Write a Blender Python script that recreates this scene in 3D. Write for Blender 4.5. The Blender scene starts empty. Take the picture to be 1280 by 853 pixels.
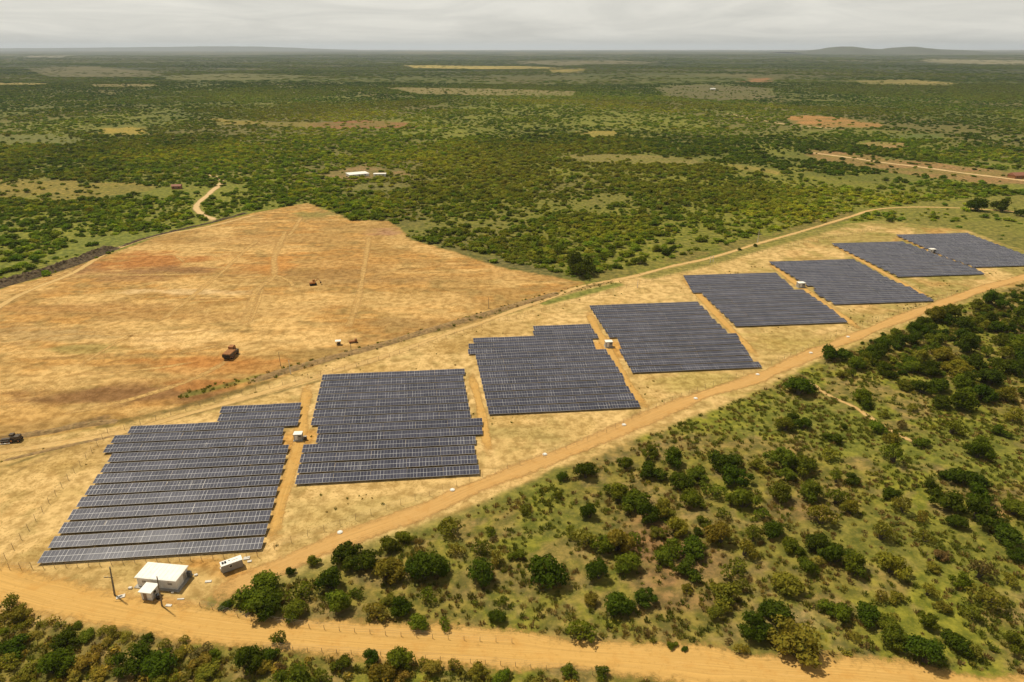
import bpy, math, random
import numpy as np
from mathutils import Vector, Matrix

random.seed(7)
rng = np.random.default_rng(11)
R = math.radians
S = bpy.context.scene
COL = S.collection

# ------------------------------------------------------------------ camera
CAM_H, FPX, HOR = 120.0, 853.0, 60.0
PITCH = math.atan((426.5 - HOR) / FPX)
cam_d = bpy.data.cameras.new("drone_camera")
cam_d.sensor_width = 36.0
cam_d.lens = FPX / 1280 * 36
cam_d.clip_start, cam_d.clip_end = 1.0, 300000.0
cam = bpy.data.objects.new("drone_camera", cam_d)
cam.location = (0, 0, CAM_H)
cam.rotation_euler = (R(90) - PITCH, 0, 0)
COL.objects.link(cam)
S.camera = cam

# ------------------------------------------------------------------ sky, sun, exposure
SUN_EL, SUN_DIR = R(60), Vector((-0.78, 0.62, 0)).normalized()
to_sun = Vector((SUN_DIR.x * math.cos(SUN_EL), SUN_DIR.y * math.cos(SUN_EL), math.sin(SUN_EL)))
world = bpy.data.worlds.new("World")
S.world = world
world.use_nodes = True
nt = world.node_tree
nt.nodes.clear()


def N(nt, t, **kw):
    n = nt.nodes.new(t)
    for k, v in kw.items():
        if k.startswith("i_"):
            key = k[2:]
            n.inputs[int(key) if key.isdigit() else key.replace("_", " ")].default_value = v
        else:
            setattr(n, k, v)
    return n


def L(nt, a, b):
    nt.links.new(a, b)


sky = N(nt, "ShaderNodeTexSky", sky_type="NISHITA", sun_disc=False, sun_elevation=SUN_EL,
        sun_rotation=math.atan2(SUN_DIR.x, SUN_DIR.y))
bg1 = N(nt, "ShaderNodeBackground", i_Strength=0.10)
L(nt, sky.outputs[0], bg1.inputs[0])
tc = N(nt, "ShaderNodeTexCoord")
sep = N(nt, "ShaderNodeSeparateXYZ")
L(nt, tc.outputs["Generated"], sep.inputs[0])
zz = N(nt, "ShaderNodeMath", operation="ADD", i_1=0.09)
L(nt, sep.outputs[2], zz.inputs[0])
zm = N(nt, "ShaderNodeMath", operation="MAXIMUM", i_1=0.05)
L(nt, zz.outputs[0], zm.inputs[0])
cmb = N(nt, "ShaderNodeCombineXYZ", i_Z=0.0)
for k in (0, 1):
    dv = N(nt, "ShaderNodeMath", operation="DIVIDE")
    L(nt, sep.outputs[k], dv.inputs[0]); L(nt, zm.outputs[0], dv.inputs[1])
    L(nt, dv.outputs[0], cmb.inputs[k])
cn = N(nt, "ShaderNodeTexNoise", i_Scale=0.62, i_Detail=9.0, i_Roughness=0.60, i_Distortion=0.8)
L(nt, cmb.outputs[0], cn.inputs["Vector"])
cr = N(nt, "ShaderNodeValToRGB")
cr.color_ramp.elements[0].position, cr.color_ramp.elements[0].color = 0.30, (0.490, 0.478, 0.435, 1)
cr.color_ramp.elements[1].position, cr.color_ramp.elements[1].color = 0.72, (0.715, 0.690, 0.620, 1)
L(nt, cn.outputs[0], cr.inputs[0])
bg2 = N(nt, "ShaderNodeBackground", i_Strength=1.30)
ov = N(nt, "ShaderNodeMapRange", interpolation_type="SMOOTHSTEP", i_1=0.10, i_2=0.60, i_3=1.0, i_4=0.34)
L(nt, sep.outputs[2], ov.inputs[0])
om = N(nt, "ShaderNodeVectorMath", operation="SCALE")
L(nt, cr.outputs[0], om.inputs[0]); L(nt, ov.outputs[0], om.inputs["Scale"])
L(nt, om.outputs[0], bg2.inputs[0])
mixw = N(nt, "ShaderNodeMixShader", i_Fac=0.93)
L(nt, bg1.outputs[0], mixw.inputs[1]); L(nt, bg2.outputs[0], mixw.inputs[2])
wo = N(nt, "ShaderNodeOutputWorld")
L(nt, mixw.outputs[0], wo.inputs[0])

sun_d = bpy.data.lights.new("sun", "SUN")
sun_d.energy, sun_d.angle, sun_d.color = 4.6, R(3.0), (1.0, 0.91, 0.76)
sun = bpy.data.objects.new("sun", sun_d)
sun.rotation_euler = to_sun.to_track_quat("Z", "Y").to_euler()
sun.location = (-300, 300, 400)
COL.objects.link(sun)

S.view_settings.view_transform = "Standard"
S.view_settings.look = "None"
S.view_settings.exposure = 0.0
S.view_settings.gamma = 1.0
S.view_settings.use_curve_mapping = False
S.render.engine = "CYCLES"
S.cycles.use_denoising = True
S.cycles.max_bounces = 6
S.cycles.transparent_max_bounces = 8
S.cycles.volume_bounces = 0

# ------------------------------------------------------------------ helpers
_cp, _sp = math.cos(PITCH), math.sin(PITCH)


def at(px, py, z=0.0):
    """point of the plane at height z seen at a pixel of the 1280 x 853 photograph"""
    u, v = (px - 640) / FPX, -(py - 426.5) / FPX
    dx, dy, dz = u, _cp + v * _sp, -_sp + v * _cp
    t = (CAM_H - z) / -dz
    return (dx * t, dy * t)


def poly(pts):
    return np.array([at(*p) for p in pts])


def hash2(ix, iy, seed):
    h = (ix.astype(np.int64) * 374761393 + iy.astype(np.int64) * 668265263 + seed * 974634777) & 0xFFFFFFFF
    h = ((h ^ (h >> 13)) * 1274126177) & 0xFFFFFFFF
    return ((h ^ (h >> 16)) & 0xFFFF) / 65535.0


def vnoise(x, y, seed=0):
    ix, iy = np.floor(x), np.floor(y)
    fx, fy = x - ix, y - iy
    fx, fy = fx * fx * (3 - 2 * fx), fy * fy * (3 - 2 * fy)
    a, b = hash2(ix, iy, seed), hash2(ix + 1, iy, seed)
    c, d = hash2(ix, iy + 1, seed), hash2(ix + 1, iy + 1, seed)
    return (a * (1 - fx) + b * fx) * (1 - fy) + (c * (1 - fx) + d * fx) * fy


def fbm(x, y, seed=0, oct=4):
    s, a, t = 0, 1.0, 0
    for k in range(oct):
        s = s + a * vnoise(x + 17.3 * k, y - 9.1 * k, seed + k)
        t += a
        a *= 0.5
        x, y = x * 2.03, y * 2.03
    return s / t


def sstep(a, b, x):
    t = np.clip((x - a) / (b - a), 0, 1)
    return t * t * (3 - 2 * t)


def seg_dist(P, X, Y, closed):
    d = np.full(X.shape, 1e9)
    n = len(P)
    for i in range(n if closed else n - 1):
        a, b = P[i], P[(i + 1) % n]
        ab = b - a
        t = np.clip(((X - a[0]) * ab[0] + (Y - a[1]) * ab[1]) / max(ab @ ab, 1e-9), 0, 1)
        d = np.minimum(d, np.hypot(X - a[0] - t * ab[0], Y - a[1] - t * ab[1]))
    return d


def inside(P, X, Y):
    r = np.zeros(X.shape, bool)
    n = len(P)
    for i in range(n):
        (x0, y0), (x1, y1) = P[i], P[(i + 1) % n]
        if y0 == y1:
            continue
        c = (y0 > Y) != (y1 > Y)
        r ^= c & (X < (x1 - x0) * (Y - y0) / (y1 - y0) + x0)
    return r


def sdf(P, X, Y):
    """positive inside"""
    d = seg_dist(P, X, Y, True)
    return np.where(inside(P, X, Y), d, -d)


def smooth_line(P, step=2.0):
    P = np.asarray(P, float)
    Q = np.vstack([2 * P[0] - P[1], P, 2 * P[-1] - P[-2]])
    out = []
    for i in range(1, len(Q) - 2):
        p0, p1, p2, p3 = Q[i - 1:i + 3]
        n = max(2, int(np.linalg.norm(p2 - p1) / step))
        for k in range(n):
            t = k / n
            out.append(0.5 * (2 * p1 + (p2 - p0) * t + (2 * p0 - 5 * p1 + 4 * p2 - p3) * t * t
                              + (3 * p1 - p0 - 3 * p2 + p3) * t ** 3))
    out.append(P[-1])
    return np.array(out)


def gz(x, y):
    """height of the terrain: level round the plant, gently rolling further off"""
    x, y = np.asarray(x, float), np.asarray(y, float)
    d = np.hypot(x, y)
    a = sstep(800, 2600, d) * 16 * (fbm(x / 900 + 3, y / 900, 5, 3) - 0.5)
    b = sstep(2500, 9000, d) * 40 * (fbm(x / 3600 + 1, y / 3600, 8, 3) - 0.5)
    return a + b


def props(o, label=None, cat=None, group=None, kind=None):
    if label: o["label"] = label
    if cat: o["category"] = cat
    if group: o["group"] = group
    if kind: o["kind"] = kind
    return o


def empty(name, loc, rz=0.0, **kw):
    o = bpy.data.objects.new(name, None)
    o.empty_display_size = 0.5
    o.location = loc
    o.rotation_euler = (0, 0, rz)
    COL.objects.link(o)
    return props(o, **kw)


def link_mesh(name, me, mat, parent=None):
    o = bpy.data.objects.new(name, me)
    if mat and not me.materials:
        me.materials.append(mat)
    o.parent = parent
    COL.objects.link(o)
    return o


def np_mesh(name, V, F, smooth=False):
    """mesh from arrays; F is (n, k)"""
    V, F = np.asarray(V, np.float32), np.asarray(F, np.int32)
    me = bpy.data.meshes.new(name)
    k = F.shape[1]
    me.vertices.add(len(V)); me.vertices.foreach_set("co", V.ravel())
    me.loops.add(F.size); me.loops.foreach_set("vertex_index", F.ravel())
    me.polygons.add(len(F))
    me.polygons.foreach_set("loop_start", np.arange(0, F.size, k, dtype=np.int32))
    me.polygons.foreach_set("use_smooth", np.full(len(F), smooth))
    me.update(calc_edges=True)
    return me


def vattr(me, name, data, t="FLOAT"):
    a = me.attributes.new(name, t, "POINT")
    data = np.asarray(data, np.float32)
    if t == "FLOAT_COLOR":
        if data.shape[1] == 3:
            data = np.hstack([data, np.ones((len(data), 1), np.float32)])
        a.data.foreach_set("color", data.ravel())
    elif t == "FLOAT_VECTOR":
        a.data.foreach_set("vector", data.ravel())
    else:
        a.data.foreach_set("value", data.ravel())


class MB:
    """collects shapes and links them as one mesh object"""
    def __init__(self):
        self.v, self.f = [], []

    def box(self, c, s, rz=0.0, bev=0.0, top=1.0):
        """chamfered box; top < 1 narrows its top"""
        hx, hy, hz = s[0] / 2, s[1] / 2, s[2] / 2
        M = Matrix.Translation(c) @ Matrix.Rotation(rz, 4, "Z")
        b = len(self.v)
        if bev <= 0:
            P = [(sx * hx * (top if sz > 0 else 1), sy * hy * (top if sz > 0 else 1), sz * hz)
                 for sz in (-1, 1) for sx, sy in ((-1, -1), (1, -1), (1, 1), (-1, 1))]
            F = [(3, 2, 1, 0), (4, 5, 6, 7), (0, 1, 5, 4), (1, 2, 6, 5), (2, 3, 7, 6), (3, 0, 4, 7)]
        else:
            P = []
            for z, e, kk in ((-hz, bev, 1), (-hz + bev, 0, 1), (hz - bev, 0, top), (hz, bev, top)):
                X, Y = hx * kk - e, hy * kk - e
                P += [(-X, -Y, z), (X, -Y, z), (X, Y, z), (-X, Y, z)]
            F = [(3, 2, 1, 0), (12, 13, 14, 15)]
            for r in range(3):
                for i in range(4):
                    j = (i + 1) % 4
                    F.append((r * 4 + i, r * 4 + j, r * 4 + 4 + j, r * 4 + 4 + i))
        self.v += [tuple(M @ Vector(p)) for p in P]
        self.f += [tuple(i + b for i in q) for q in F]
        return self

    def bar(self, a, b_, r0, r1=None, n=8):
        r1 = r0 if r1 is None else r1
        a, b_ = Vector(a), Vector(b_)
        d = (b_ - a).normalized()
        u = d.orthogonal().normalized(); w = d.cross(u)
        b = len(self.v)
        for p, r in ((a, r0), (b_, r1)):
            for k in range(n):
                t = 2 * math.pi * k / n
                self.v.append(tuple(p + u * math.cos(t) * r + w * math.sin(t) * r))
        for k in range(n):
            j = (k + 1) % n
            self.f.append((b + k, b + j, b + n + j, b + n + k))
        self.f.append(tuple(b + k for k in reversed(range(n))))
        self.f.append(tuple(b + n + k for k in range(n)))
        return self

    def prism(self, P, z0, z1):
        b, n = len(self.v), len(P)
        self.v += [(p[0], p[1], z0) for p in P] + [(p[0], p[1], z1) for p in P]
        self.f.append(tuple(b + k for k in reversed(range(n))))
        self.f.append(tuple(b + n + k for k in range(n)))
        for k in range(n):
            j = (k + 1) % n
            self.f.append((b + k, b + j, b + n + j, b + n + k))
        return self

    def side(self, P, y0, y1):
        """outline in x-z drawn out from y0 to y1"""
        b, n = len(self.v), len(P)
        self.v += [(p[0], y0, p[1]) for p in P] + [(p[0], y1, p[1]) for p in P]
        self.f.append(tuple(b + k for k in range(n)))
        self.f.append(tuple(b + n + k for k in reversed(range(n))))
        for k in range(n):
            j = (k + 1) % n
            self.f.append((b + j, b + k, b + n + k, b + n + j))
        return self

    def ribs(self, x0, x1, n, w, z):
        for i in range(n + 1):
            self.box((x0 + (x1 - x0) * i / n, 0, z), (.07, w - .2, .045))
        return self

    def mesh(self, name):
        me = bpy.data.meshes.new(name)
        me.from_pydata(self.v, [], self.f)
        me.update()
        return me

    def build(self, name, mat, parent=None, **kw):
        return props(link_mesh(name, self.mesh(name), mat, parent), **kw)


# ------------------------------------------------------------------ materials
def mat_new(name):
    m = bpy.data.materials.new(name)
    m.use_nodes = True
    t = m.node_tree
    b = t.nodes["Principled BSDF"]
    return m, t, b, t.nodes["Material Output"]


def mixc(t, fac, a, b, mode="MIX"):
    n = N(t, "ShaderNodeMix", data_type="RGBA", blend_type=mode)
    for sock, v in ((n.inputs[0], fac), (n.inputs[6], a), (n.inputs[7], b)):
        if isinstance(v, (int, float)):
            sock.default_value = v
        elif isinstance(v, tuple):
            sock.default_value = (*v, 1)
        else:
            L(t, v, sock)
    return n.outputs[2]


def mth(t, op, a, b=None, c=None, clamp=False):
    n = N(t, "ShaderNodeMath", operation=op, use_clamp=clamp)
    for i, v in enumerate((a, b, c)):
        if v is None: continue
        if isinstance(v, (int, float)): n.inputs[i].default_value = v
        else: L(t, v, n.inputs[i])
    return n.outputs[0]


def ramp(t, x, a, b):
    n = N(t, "ShaderNodeMapRange", interpolation_type="SMOOTHSTEP", i_1=a, i_2=b)
    L(t, x, n.inputs[0])
    return n.outputs[0]


def noise(t, vec, scale, detail=3.0, rough=0.55, sxyz=None):
    if sxyz:
        m = N(t, "ShaderNodeMapping")
        m.inputs["Scale"].default_value = sxyz
        L(t, vec, m.inputs[0]); vec = m.outputs[0]
    n = N(t, "ShaderNodeTexNoise", i_Scale=scale, i_Detail=detail, i_Roughness=rough)
    L(t, vec, n.inputs["Vector"])
    return n.outputs[0]


def simple(name, col, rough=0.6, var=0.25, scale=1.5, metal=0.0, bump=0.0, spec=0.4, dirt=None):
    """painted or bare surface with uneven tone"""
    m, t, b, o = mat_new(name)
    tcn = N(t, "ShaderNodeTexCoord")
    n1 = noise(t, tcn.outputs["Object"], scale, 5.0, 0.65)
    c = mixc(t, ramp(t, n1, 0.3, 0.7), tuple(x * (1 - var) for x in col), tuple(min(1, x * (1 + var * .5)) for x in col))
    if dirt:
        n2 = noise(t, tcn.outputs["Object"], scale * 0.7, 6.0, 0.7)
        c = mixc(t, mth(t, "MULTIPLY", ramp(t, n2, 0.5, 0.72), dirt[3]), c, dirt[:3])
    L(t, c, b.inputs["Base Color"])
    b.inputs["Roughness"].default_value = rough
    b.inputs["Metallic"].default_value = metal
    b.inputs["Specular IOR Level"].default_value = spec
    if bump:
        bp = N(t, "ShaderNodeBump", i_Strength=bump, i_Distance=0.05)
        L(t, n1, bp.inputs["Height"]); L(t, bp.outputs[0], b.inputs["Normal"])
    return m


M = dict(
    white=simple("white_render_paint", (0.74, 0.72, 0.66), 0.7, 0.10, 0.8, dirt=(0.50, 0.38, 0.24, 0.35)),
    roof=simple("white_roof_sheet", (0.82, 0.79, 0.70), 0.55, 0.08, 0.6, dirt=(0.62, 0.52, 0.36, 0.3)),
    greywall=simple("shaded_grey_cabin_panel", (0.31, 0.295, 0.26), 0.6, 0.12, 1.0, dirt=(0.40, 0.28, 0.16, 0.4)),  # cabin grey taken darker to hold the shade on its walls
    plinth=simple("grey_concrete", (0.36, 0.33, 0.28), 0.85, 0.25, 2.0),
    slab=simple("pale_concrete", (0.66, 0.62, 0.53), 0.85, 0.22, 2.0, dirt=(0.50, 0.36, 0.18, 0.5)),
    dark=simple("black_plastic", (0.012, 0.012, 0.012), 0.45, 0.3, 2.0),
    glass=simple("dark_window_glass", (0.02, 0.022, 0.025), 0.12, 0.2, 1.0, spec=0.6),
    door=simple("brown_grey_door", (0.24, 0.18, 0.13), 0.6, 0.2, 2.0),
    pole=simple("weathered_concrete_pole", (0.20, 0.165, 0.11), 0.9, 0.3, 2.5),
    post=simple("weathered_fence_post", (0.30, 0.22, 0.12), 0.9, 0.3, 2.5),
    wire=simple("dull_wire", (0.22, 0.18, 0.13), 0.6, 0.2, 2.0, metal=0.4),
    steel=simple("galvanised_steel", (0.30, 0.29, 0.27), 0.45, 0.2, 2.0, metal=0.6),
    rust=simple("rust_brown_steel", (0.36, 0.15, 0.040), 0.8, 0.35, 1.6, bump=0.3, dirt=(0.17, 0.075, 0.025, 0.6)),
    soilload=simple("red_soil_load", (0.33, 0.145, 0.045), 0.95, 0.35, 2.5, bump=0.5),
    tyre=simple("black_rubber", (0.018, 0.016, 0.014), 0.85, 0.3, 3.0),
    digger=simple("orange_machine_paint", (0.42, 0.17, 0.03), 0.5, 0.25, 2.0, dirt=(0.25, 0.14, 0.05, 0.5)),
    darkmetal=simple("dark_brown_steel", (0.075, 0.055, 0.032), 0.7, 0.35, 2.0, dirt=(0.25, 0.16, 0.07, 0.4)),
    tile=simple("red_clay_roof", (0.29, 0.12, 0.065), 0.8, 0.25, 3.0),
    bark=simple("grey_brown_bark", (0.10, 0.075, 0.05), 0.95, 0.3, 6.0),
    acgrey=simple("dark_grey_cabinet", (0.10, 0.10, 0.09), 0.6, 0.2, 2.0),
)


def ground_material():
    m, t, b, o = mat_new("savanna_soil")
    geo = N(t, "ShaderNodeNewGeometry")
    pos = geo.outputs["Position"]
    a = N(t, "ShaderNodeAttribute", attribute_name="soil")
    v = N(t, "ShaderNodeAttribute", attribute_name="veg")
    n_f = noise(t, pos, 1.1, 4.0, 0.7)
    n_m = noise(t, pos, 0.28, 5.0, 0.65)
    n_l = noise(t, pos, 0.045, 5.0, 0.6)
    n_d = noise(t, pos, 0.55, 4.0, 0.7)
    c = a.outputs["Color"]
    # bare sand: pale and brown mottles
    s = mixc(t, ramp(t, n_m, 0.34, 0.62), mixc(t, 1.0, c, (0.70, 0.65, 0.56), "MULTIPLY"), mixc(t, 1.0, c, (1.16, 1.17, 1.20), "MULTIPLY"))
    s = mixc(t, mth(t, "MULTIPLY", mth(t, "MULTIPLY", ramp(t, n_f, 0.50, 0.64), ramp(t, n_l, 0.38, 0.60)), 0.85), s, mixc(t, 1.0, c, (0.50, 0.46, 0.34), "MULTIPLY"))
    s = mixc(t, mth(t, "MULTIPLY", ramp(t, n_d, 0.56, 0.68), 0.35), s, mixc(t, 1.0, c, (0.62, 0.58, 0.46), "MULTIPLY"))
    s = mixc(t, mth(t, "MULTIPLY", ramp(t, n_l, 0.50, 0.72), 0.35), s, mixc(t, 1.0, c, (0.92, 0.80, 0.62), "MULTIPLY"))
    # grass cover: tufts of straw, green and dry brown
    g = mixc(t, ramp(t, n_m, 0.35, 0.68), mixc(t, 1.0, c, (0.52, 0.56, 0.5), "MULTIPLY"), mixc(t, 1.0, c, (1.35, 1.22, 1.15), "MULTIPLY"))
    g = mixc(t, mth(t, "MULTIPLY", ramp(t, n_d, 0.50, 0.66), 0.75), g, mixc(t, 1.0, c, (0.40, 0.52, 0.34), "MULTIPLY"))
    g = mixc(t, mth(t, "MULTIPLY", ramp(t, n_f, 0.55, 0.68), 0.6), g, mixc(t, 1.0, c, (1.55, 1.28, 1.15), "MULTIPLY"))
    col = mixc(t, v.outputs["Fac"], s, g)
    L(t, col, b.inputs["Base Color"])
    b.inputs["Roughness"].default_value = 0.95
    b.inputs["Specular IOR Level"].default_value = 0.1
    bp = N(t, "ShaderNodeBump", i_Strength=0.55, i_Distance=0.35)
    h = mth(t, "ADD", mth(t, "MULTIPLY", n_f, 0.5), n_d)
    L(t, h, bp.inputs["Height"]); L(t, bp.outputs[0], b.inputs["Normal"])
    return m


def road_material(name, col, streak=0.22, thresh=0.5):
    """packed earth with wheel marks along its length and ragged edges thinning out into the soil below"""
    m, t, b, o = mat_new(name)
    geo = N(t, "ShaderNodeNewGeometry")
    pos = geo.outputs["Position"]
    e = N(t, "ShaderNodeAttribute", attribute_name="edge")
    uv = N(t, "ShaderNodeAttribute", attribute_name="lane")
    st = noise(t, uv.outputs["Vector"], 1.0, 4.0, 0.6, (0.03, 3.2, 1))
    n_m = noise(t, pos, 0.22, 5.0, 0.65)
    n_f = noise(t, pos, 0.9, 4.0, 0.7)
    c = mixc(t, ramp(t, st, 0.34, 0.66), tuple(x * (1 - streak * .6) for x in col), tuple(x * (1 + streak * .3) for x in col))
    st2 = noise(t, uv.outputs["Vector"], 1.0, 5.0, 0.7, (0.09, 1.1, 1))
    c = mixc(t, mth(t, "MULTIPLY", ramp(t, st2, 0.52, 0.70), 0.55), c, (col[0] * 1.12, col[1] * 1.16, col[2] * 1.35))
    c = mixc(t, mth(t, "MULTIPLY", ramp(t, n_m, 0.48, 0.72), 0.55), c, (col[0] * .86, col[1] * .74, col[2] * .58))
    c = mixc(t, mth(t, "MULTIPLY", ramp(t, n_f, 0.54, 0.70), 0.5), c, (col[0] * .72, col[1] * .66, col[2] * .55))
    L(t, c, b.inputs["Base Color"])
    b.inputs["Roughness"].default_value = 0.95
    b.inputs["Specular IOR Level"].default_value = 0.1
    bp = N(t, "ShaderNodeBump", i_Strength=0.4, i_Distance=0.2)
    L(t, mth(t, "ADD", n_f, st), bp.inputs["Height"]); L(t, bp.outputs[0], b.inputs["Normal"])
    en = noise(t, pos, 0.5, 5.0, 0.7)
    a = ramp(t, mth(t, "ADD", e.outputs["Fac"], mth(t, "MULTIPLY", mth(t, "SUBTRACT", en, 0.5), 1.5)), thresh - 0.38, thresh + 0.38)
    tr = N(t, "ShaderNodeBsdfTransparent")
    mx = N(t, "ShaderNodeMixShader")
    L(t, a, mx.inputs[0]); L(t, tr.outputs[0], mx.inputs[1]); L(t, b.outputs[0], mx.inputs[2])
    L(t, mx.outputs[0], o.inputs["Surface"])
    return m


def leaf_material(name="leaves"):
    m, t, b, o = mat_new(name)
    ti = N(t, "ShaderNodeAttribute", attribute_name="tint", attribute_type="INSTANCER")
    va = N(t, "ShaderNodeAttribute", attribute_name="leafvar")
    hue = mixc(t, va.outputs["Fac"], (0.72, 0.80, 0.80), (1.40, 1.22, 1.12))
    c = mixc(t, 1.0, ti.outputs["Color"], hue, "MULTIPLY")
    df = N(t, "ShaderNodeBsdfDiffuse"); L(t, c, df.inputs[0])
    tl = N(t, "ShaderNodeBsdfTranslucent"); L(t, mixc(t, 1.0, c, (1.25, 1.25, 0.6), "MULTIPLY"), tl.inputs[0])
    mx = N(t, "ShaderNodeMixShader", i_Fac=0.28)
    L(t, df.outputs[0], mx.inputs[1]); L(t, tl.outputs[0], mx.inputs[2])
    L(t, mx.outputs[0], o.inputs["Surface"])
    return m


def panel_material():
    """photovoltaic modules, two high: dark cells in pale frames; uv counts modules"""
    m, t, b, o = mat_new("photovoltaic_module")
    uv = N(t, "ShaderNodeUVMap", uv_map="module")
    sp = N(t, "ShaderNodeSeparateXYZ"); L(t, uv.outputs[0], sp.inputs[0])
    oi = N(t, "ShaderNodeObjectInfo")

    def line(x, w):
        f = mth(t, "FRACT", x)
        d = mth(t, "MINIMUM", f, mth(t, "SUBTRACT", 1.0, f))
        return mth(t, "LESS_THAN", d, w)

    fl = N(t, "ShaderNodeVectorMath", operation="FLOOR"); L(t, uv.outputs[0], fl.inputs[0])
    wn = N(t, "ShaderNodeTexWhiteNoise", noise_dimensions="4D"); L(t, fl.outputs[0], wn.inputs["Vector"]); L(t, oi.outputs["Random"], wn.inputs["W"])
    rnd = wn.outputs["Value"]
    cell = mixc(t, rnd, (0.036, 0.037, 0.056), (0.058, 0.058, 0.082))
    cell = mixc(t, oi.outputs["Random"], mixc(t, 1.0, cell, (0.78, 0.78, 0.80), "MULTIPLY"), mixc(t, 1.0, cell, (1.2, 1.18, 1.14), "MULTIPLY"))
    cw = mth(t, "MAXIMUM", line(mth(t, "MULTIPLY", sp.outputs[0], 6.0), 0.035), line(mth(t, "MULTIPLY", sp.outputs[1], 12.0), 0.035))
    cell = mixc(t, mth(t, "MULTIPLY", cw, 0.14), cell, (0.30, 0.31, 0.34))
    fu = line(sp.outputs[0], 0.050)
    fv = line(sp.outputs[1], 0.026)
    fr = mth(t, "MAXIMUM", fu, fv)
    ru = mth(t, "ROUND", sp.outputs[0])
    wl = N(t, "ShaderNodeTexWhiteNoise", noise_dimensions="2D")
    cb2 = N(t, "ShaderNodeCombineXYZ"); L(t, ru, cb2.inputs[0]); L(t, oi.outputs["Random"], cb2.inputs[1]); L(t, cb2.outputs[0], wl.inputs["Vector"])
    bar = mixc(t, mth(t, "POWER", wl.outputs["Value"], 1.8), (0.15, 0.15, 0.155), (0.50, 0.49, 0.475))
    c = mixc(t, fu, cell, bar)
    c = mixc(t, fv, c, (0.52, 0.51, 0.49))
    L(t, c, b.inputs["Base Color"])
    rg = mth(t, "ADD", mth(t, "MULTIPLY", fr, 0.25), 0.22)
    L(t, rg, b.inputs["Roughness"])
    b.inputs["IOR"].default_value = 1.32
    return m


M["ground"] = ground_material()
M["leaf"] = leaf_material()
M["panel"] = panel_material()
M["road"] = road_material("packed_orange_sand", (0.56, 0.335, 0.098))
M["road2"] = road_material("packed_tan_sand", (0.53, 0.315, 0.105))
M["track"] = road_material("pale_wheel_track", (0.56, 0.37, 0.140), 0.3, 0.60)
M["faint"] = road_material("faint_wheel_track", (0.55, 0.345, 0.118), 0.3, 0.86)
M["lane"] = road_material("orange_service_sand", (0.54, 0.320, 0.092), 0.2, 0.6)
M["whitepath"] = road_material("white_sand_path", (0.60, 0.42, 0.20), 0.2, 0.55)

# ------------------------------------------------------------------ where things lie (traced on the photograph, put on the ground)
FIELD = poly([(-160, 455), (0, 362), (60, 345), (140, 318), (190, 298), (262, 281), (320, 266), (375, 256), (384, 254), (440, 276), (489, 277),
              (503, 290), (512, 300), (560, 313), (620, 334), (715, 351), (730, 354), (690, 371), (600, 402), (520, 420), (440, 442),
              (370, 466), (270, 500), (150, 530), (0, 556), (-160, 585)])
YARD = poly([(-240, 620), (0, 552), (150, 531), (270, 500), (370, 466), (440, 442), (520, 420), (600, 402), (690, 371), (735, 357), (800, 343), (880, 323),
             (950, 304), (1000, 291), (1060, 280), (1110, 276), (1150, 282), (1210, 288), (1260, 308), (1340, 335), (1340, 348), (1280, 352), (1200, 381), (1120, 412),
             (1035, 446), (960, 482), (905, 508), (800, 545), (700, 586), (620, 625), (500, 672), (400, 715), (250, 757), (230, 790), (-240, 760)])
ACCESS = smooth_line(poly([(235, 765), (285, 738), (343, 712), (390, 690), (443, 669), (530, 638), (593, 610), (691, 572), (757, 545), (822, 517), (878, 494), (943, 474),
                           (1005, 447), (1063, 423), (1132, 396), (1184, 377), (1235, 359), (1280, 347), (1380, 318)]))
LOWROAD = smooth_line(poly([(-160, 690), (-80, 709), (0, 729), (60, 744), (120, 758), (200, 773), (300, 787), (440, 799), (640, 812), (800, 825), (960, 840), (1100, 851),
                            (1300, 872), (1500, 890)]))
UPTRACK = smooth_line(poly([(-120, 590), (0, 566), (60, 557), (150, 541), (230, 519), (330, 491), (400, 470), (480, 446), (560, 417), (600, 404), (640, 389), (690, 372),
                            (728, 358), (790, 346), (840, 333), (890, 322), (950, 304), (1000, 290), (1060, 272), (1095, 262), (1150, 259), (1230, 262), (1330, 270)]))
PATHL = smooth_line(poly([(262, 279), (266, 274), (256, 270), (246, 262), (247, 255), (255, 248), (261, 243), (266, 238), (273, 233), (277, 227), (274, 222), (262, 219), (250, 214)]))
ROADR = smooth_line(poly([(1005, 190), (1060, 197), (1100, 203), (1150, 209), (1200, 216), (1240, 221), (1290, 227), (1400, 238)]), 6)
PATHF = smooth_line(poly([(908, 142), (940, 149), (985, 156), (1030, 160), (1060, 162)]), 10)
PATHM = smooth_line(poly([(-80, 440), (0, 383), (40, 362), (90, 342), (130, 318), (160, 306), (200, 294), (262, 283), (330, 266)]))
TRK1 = smooth_line(poly([(300, 415), (312, 385), (322, 362), (342, 345), (343, 322), (352, 300), (358, 285)]))
TRK2 = smooth_line(poly([(190, 410), (235, 375), (280, 338), (310, 310), (330, 296)]))
TRK3 = smooth_line(poly([(90, 343), (160, 344), (240, 343), (290, 342)]))
TRK4 = smooth_line(poly([(430, 420), (446, 380), (456, 330), (462, 292)]))
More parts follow.
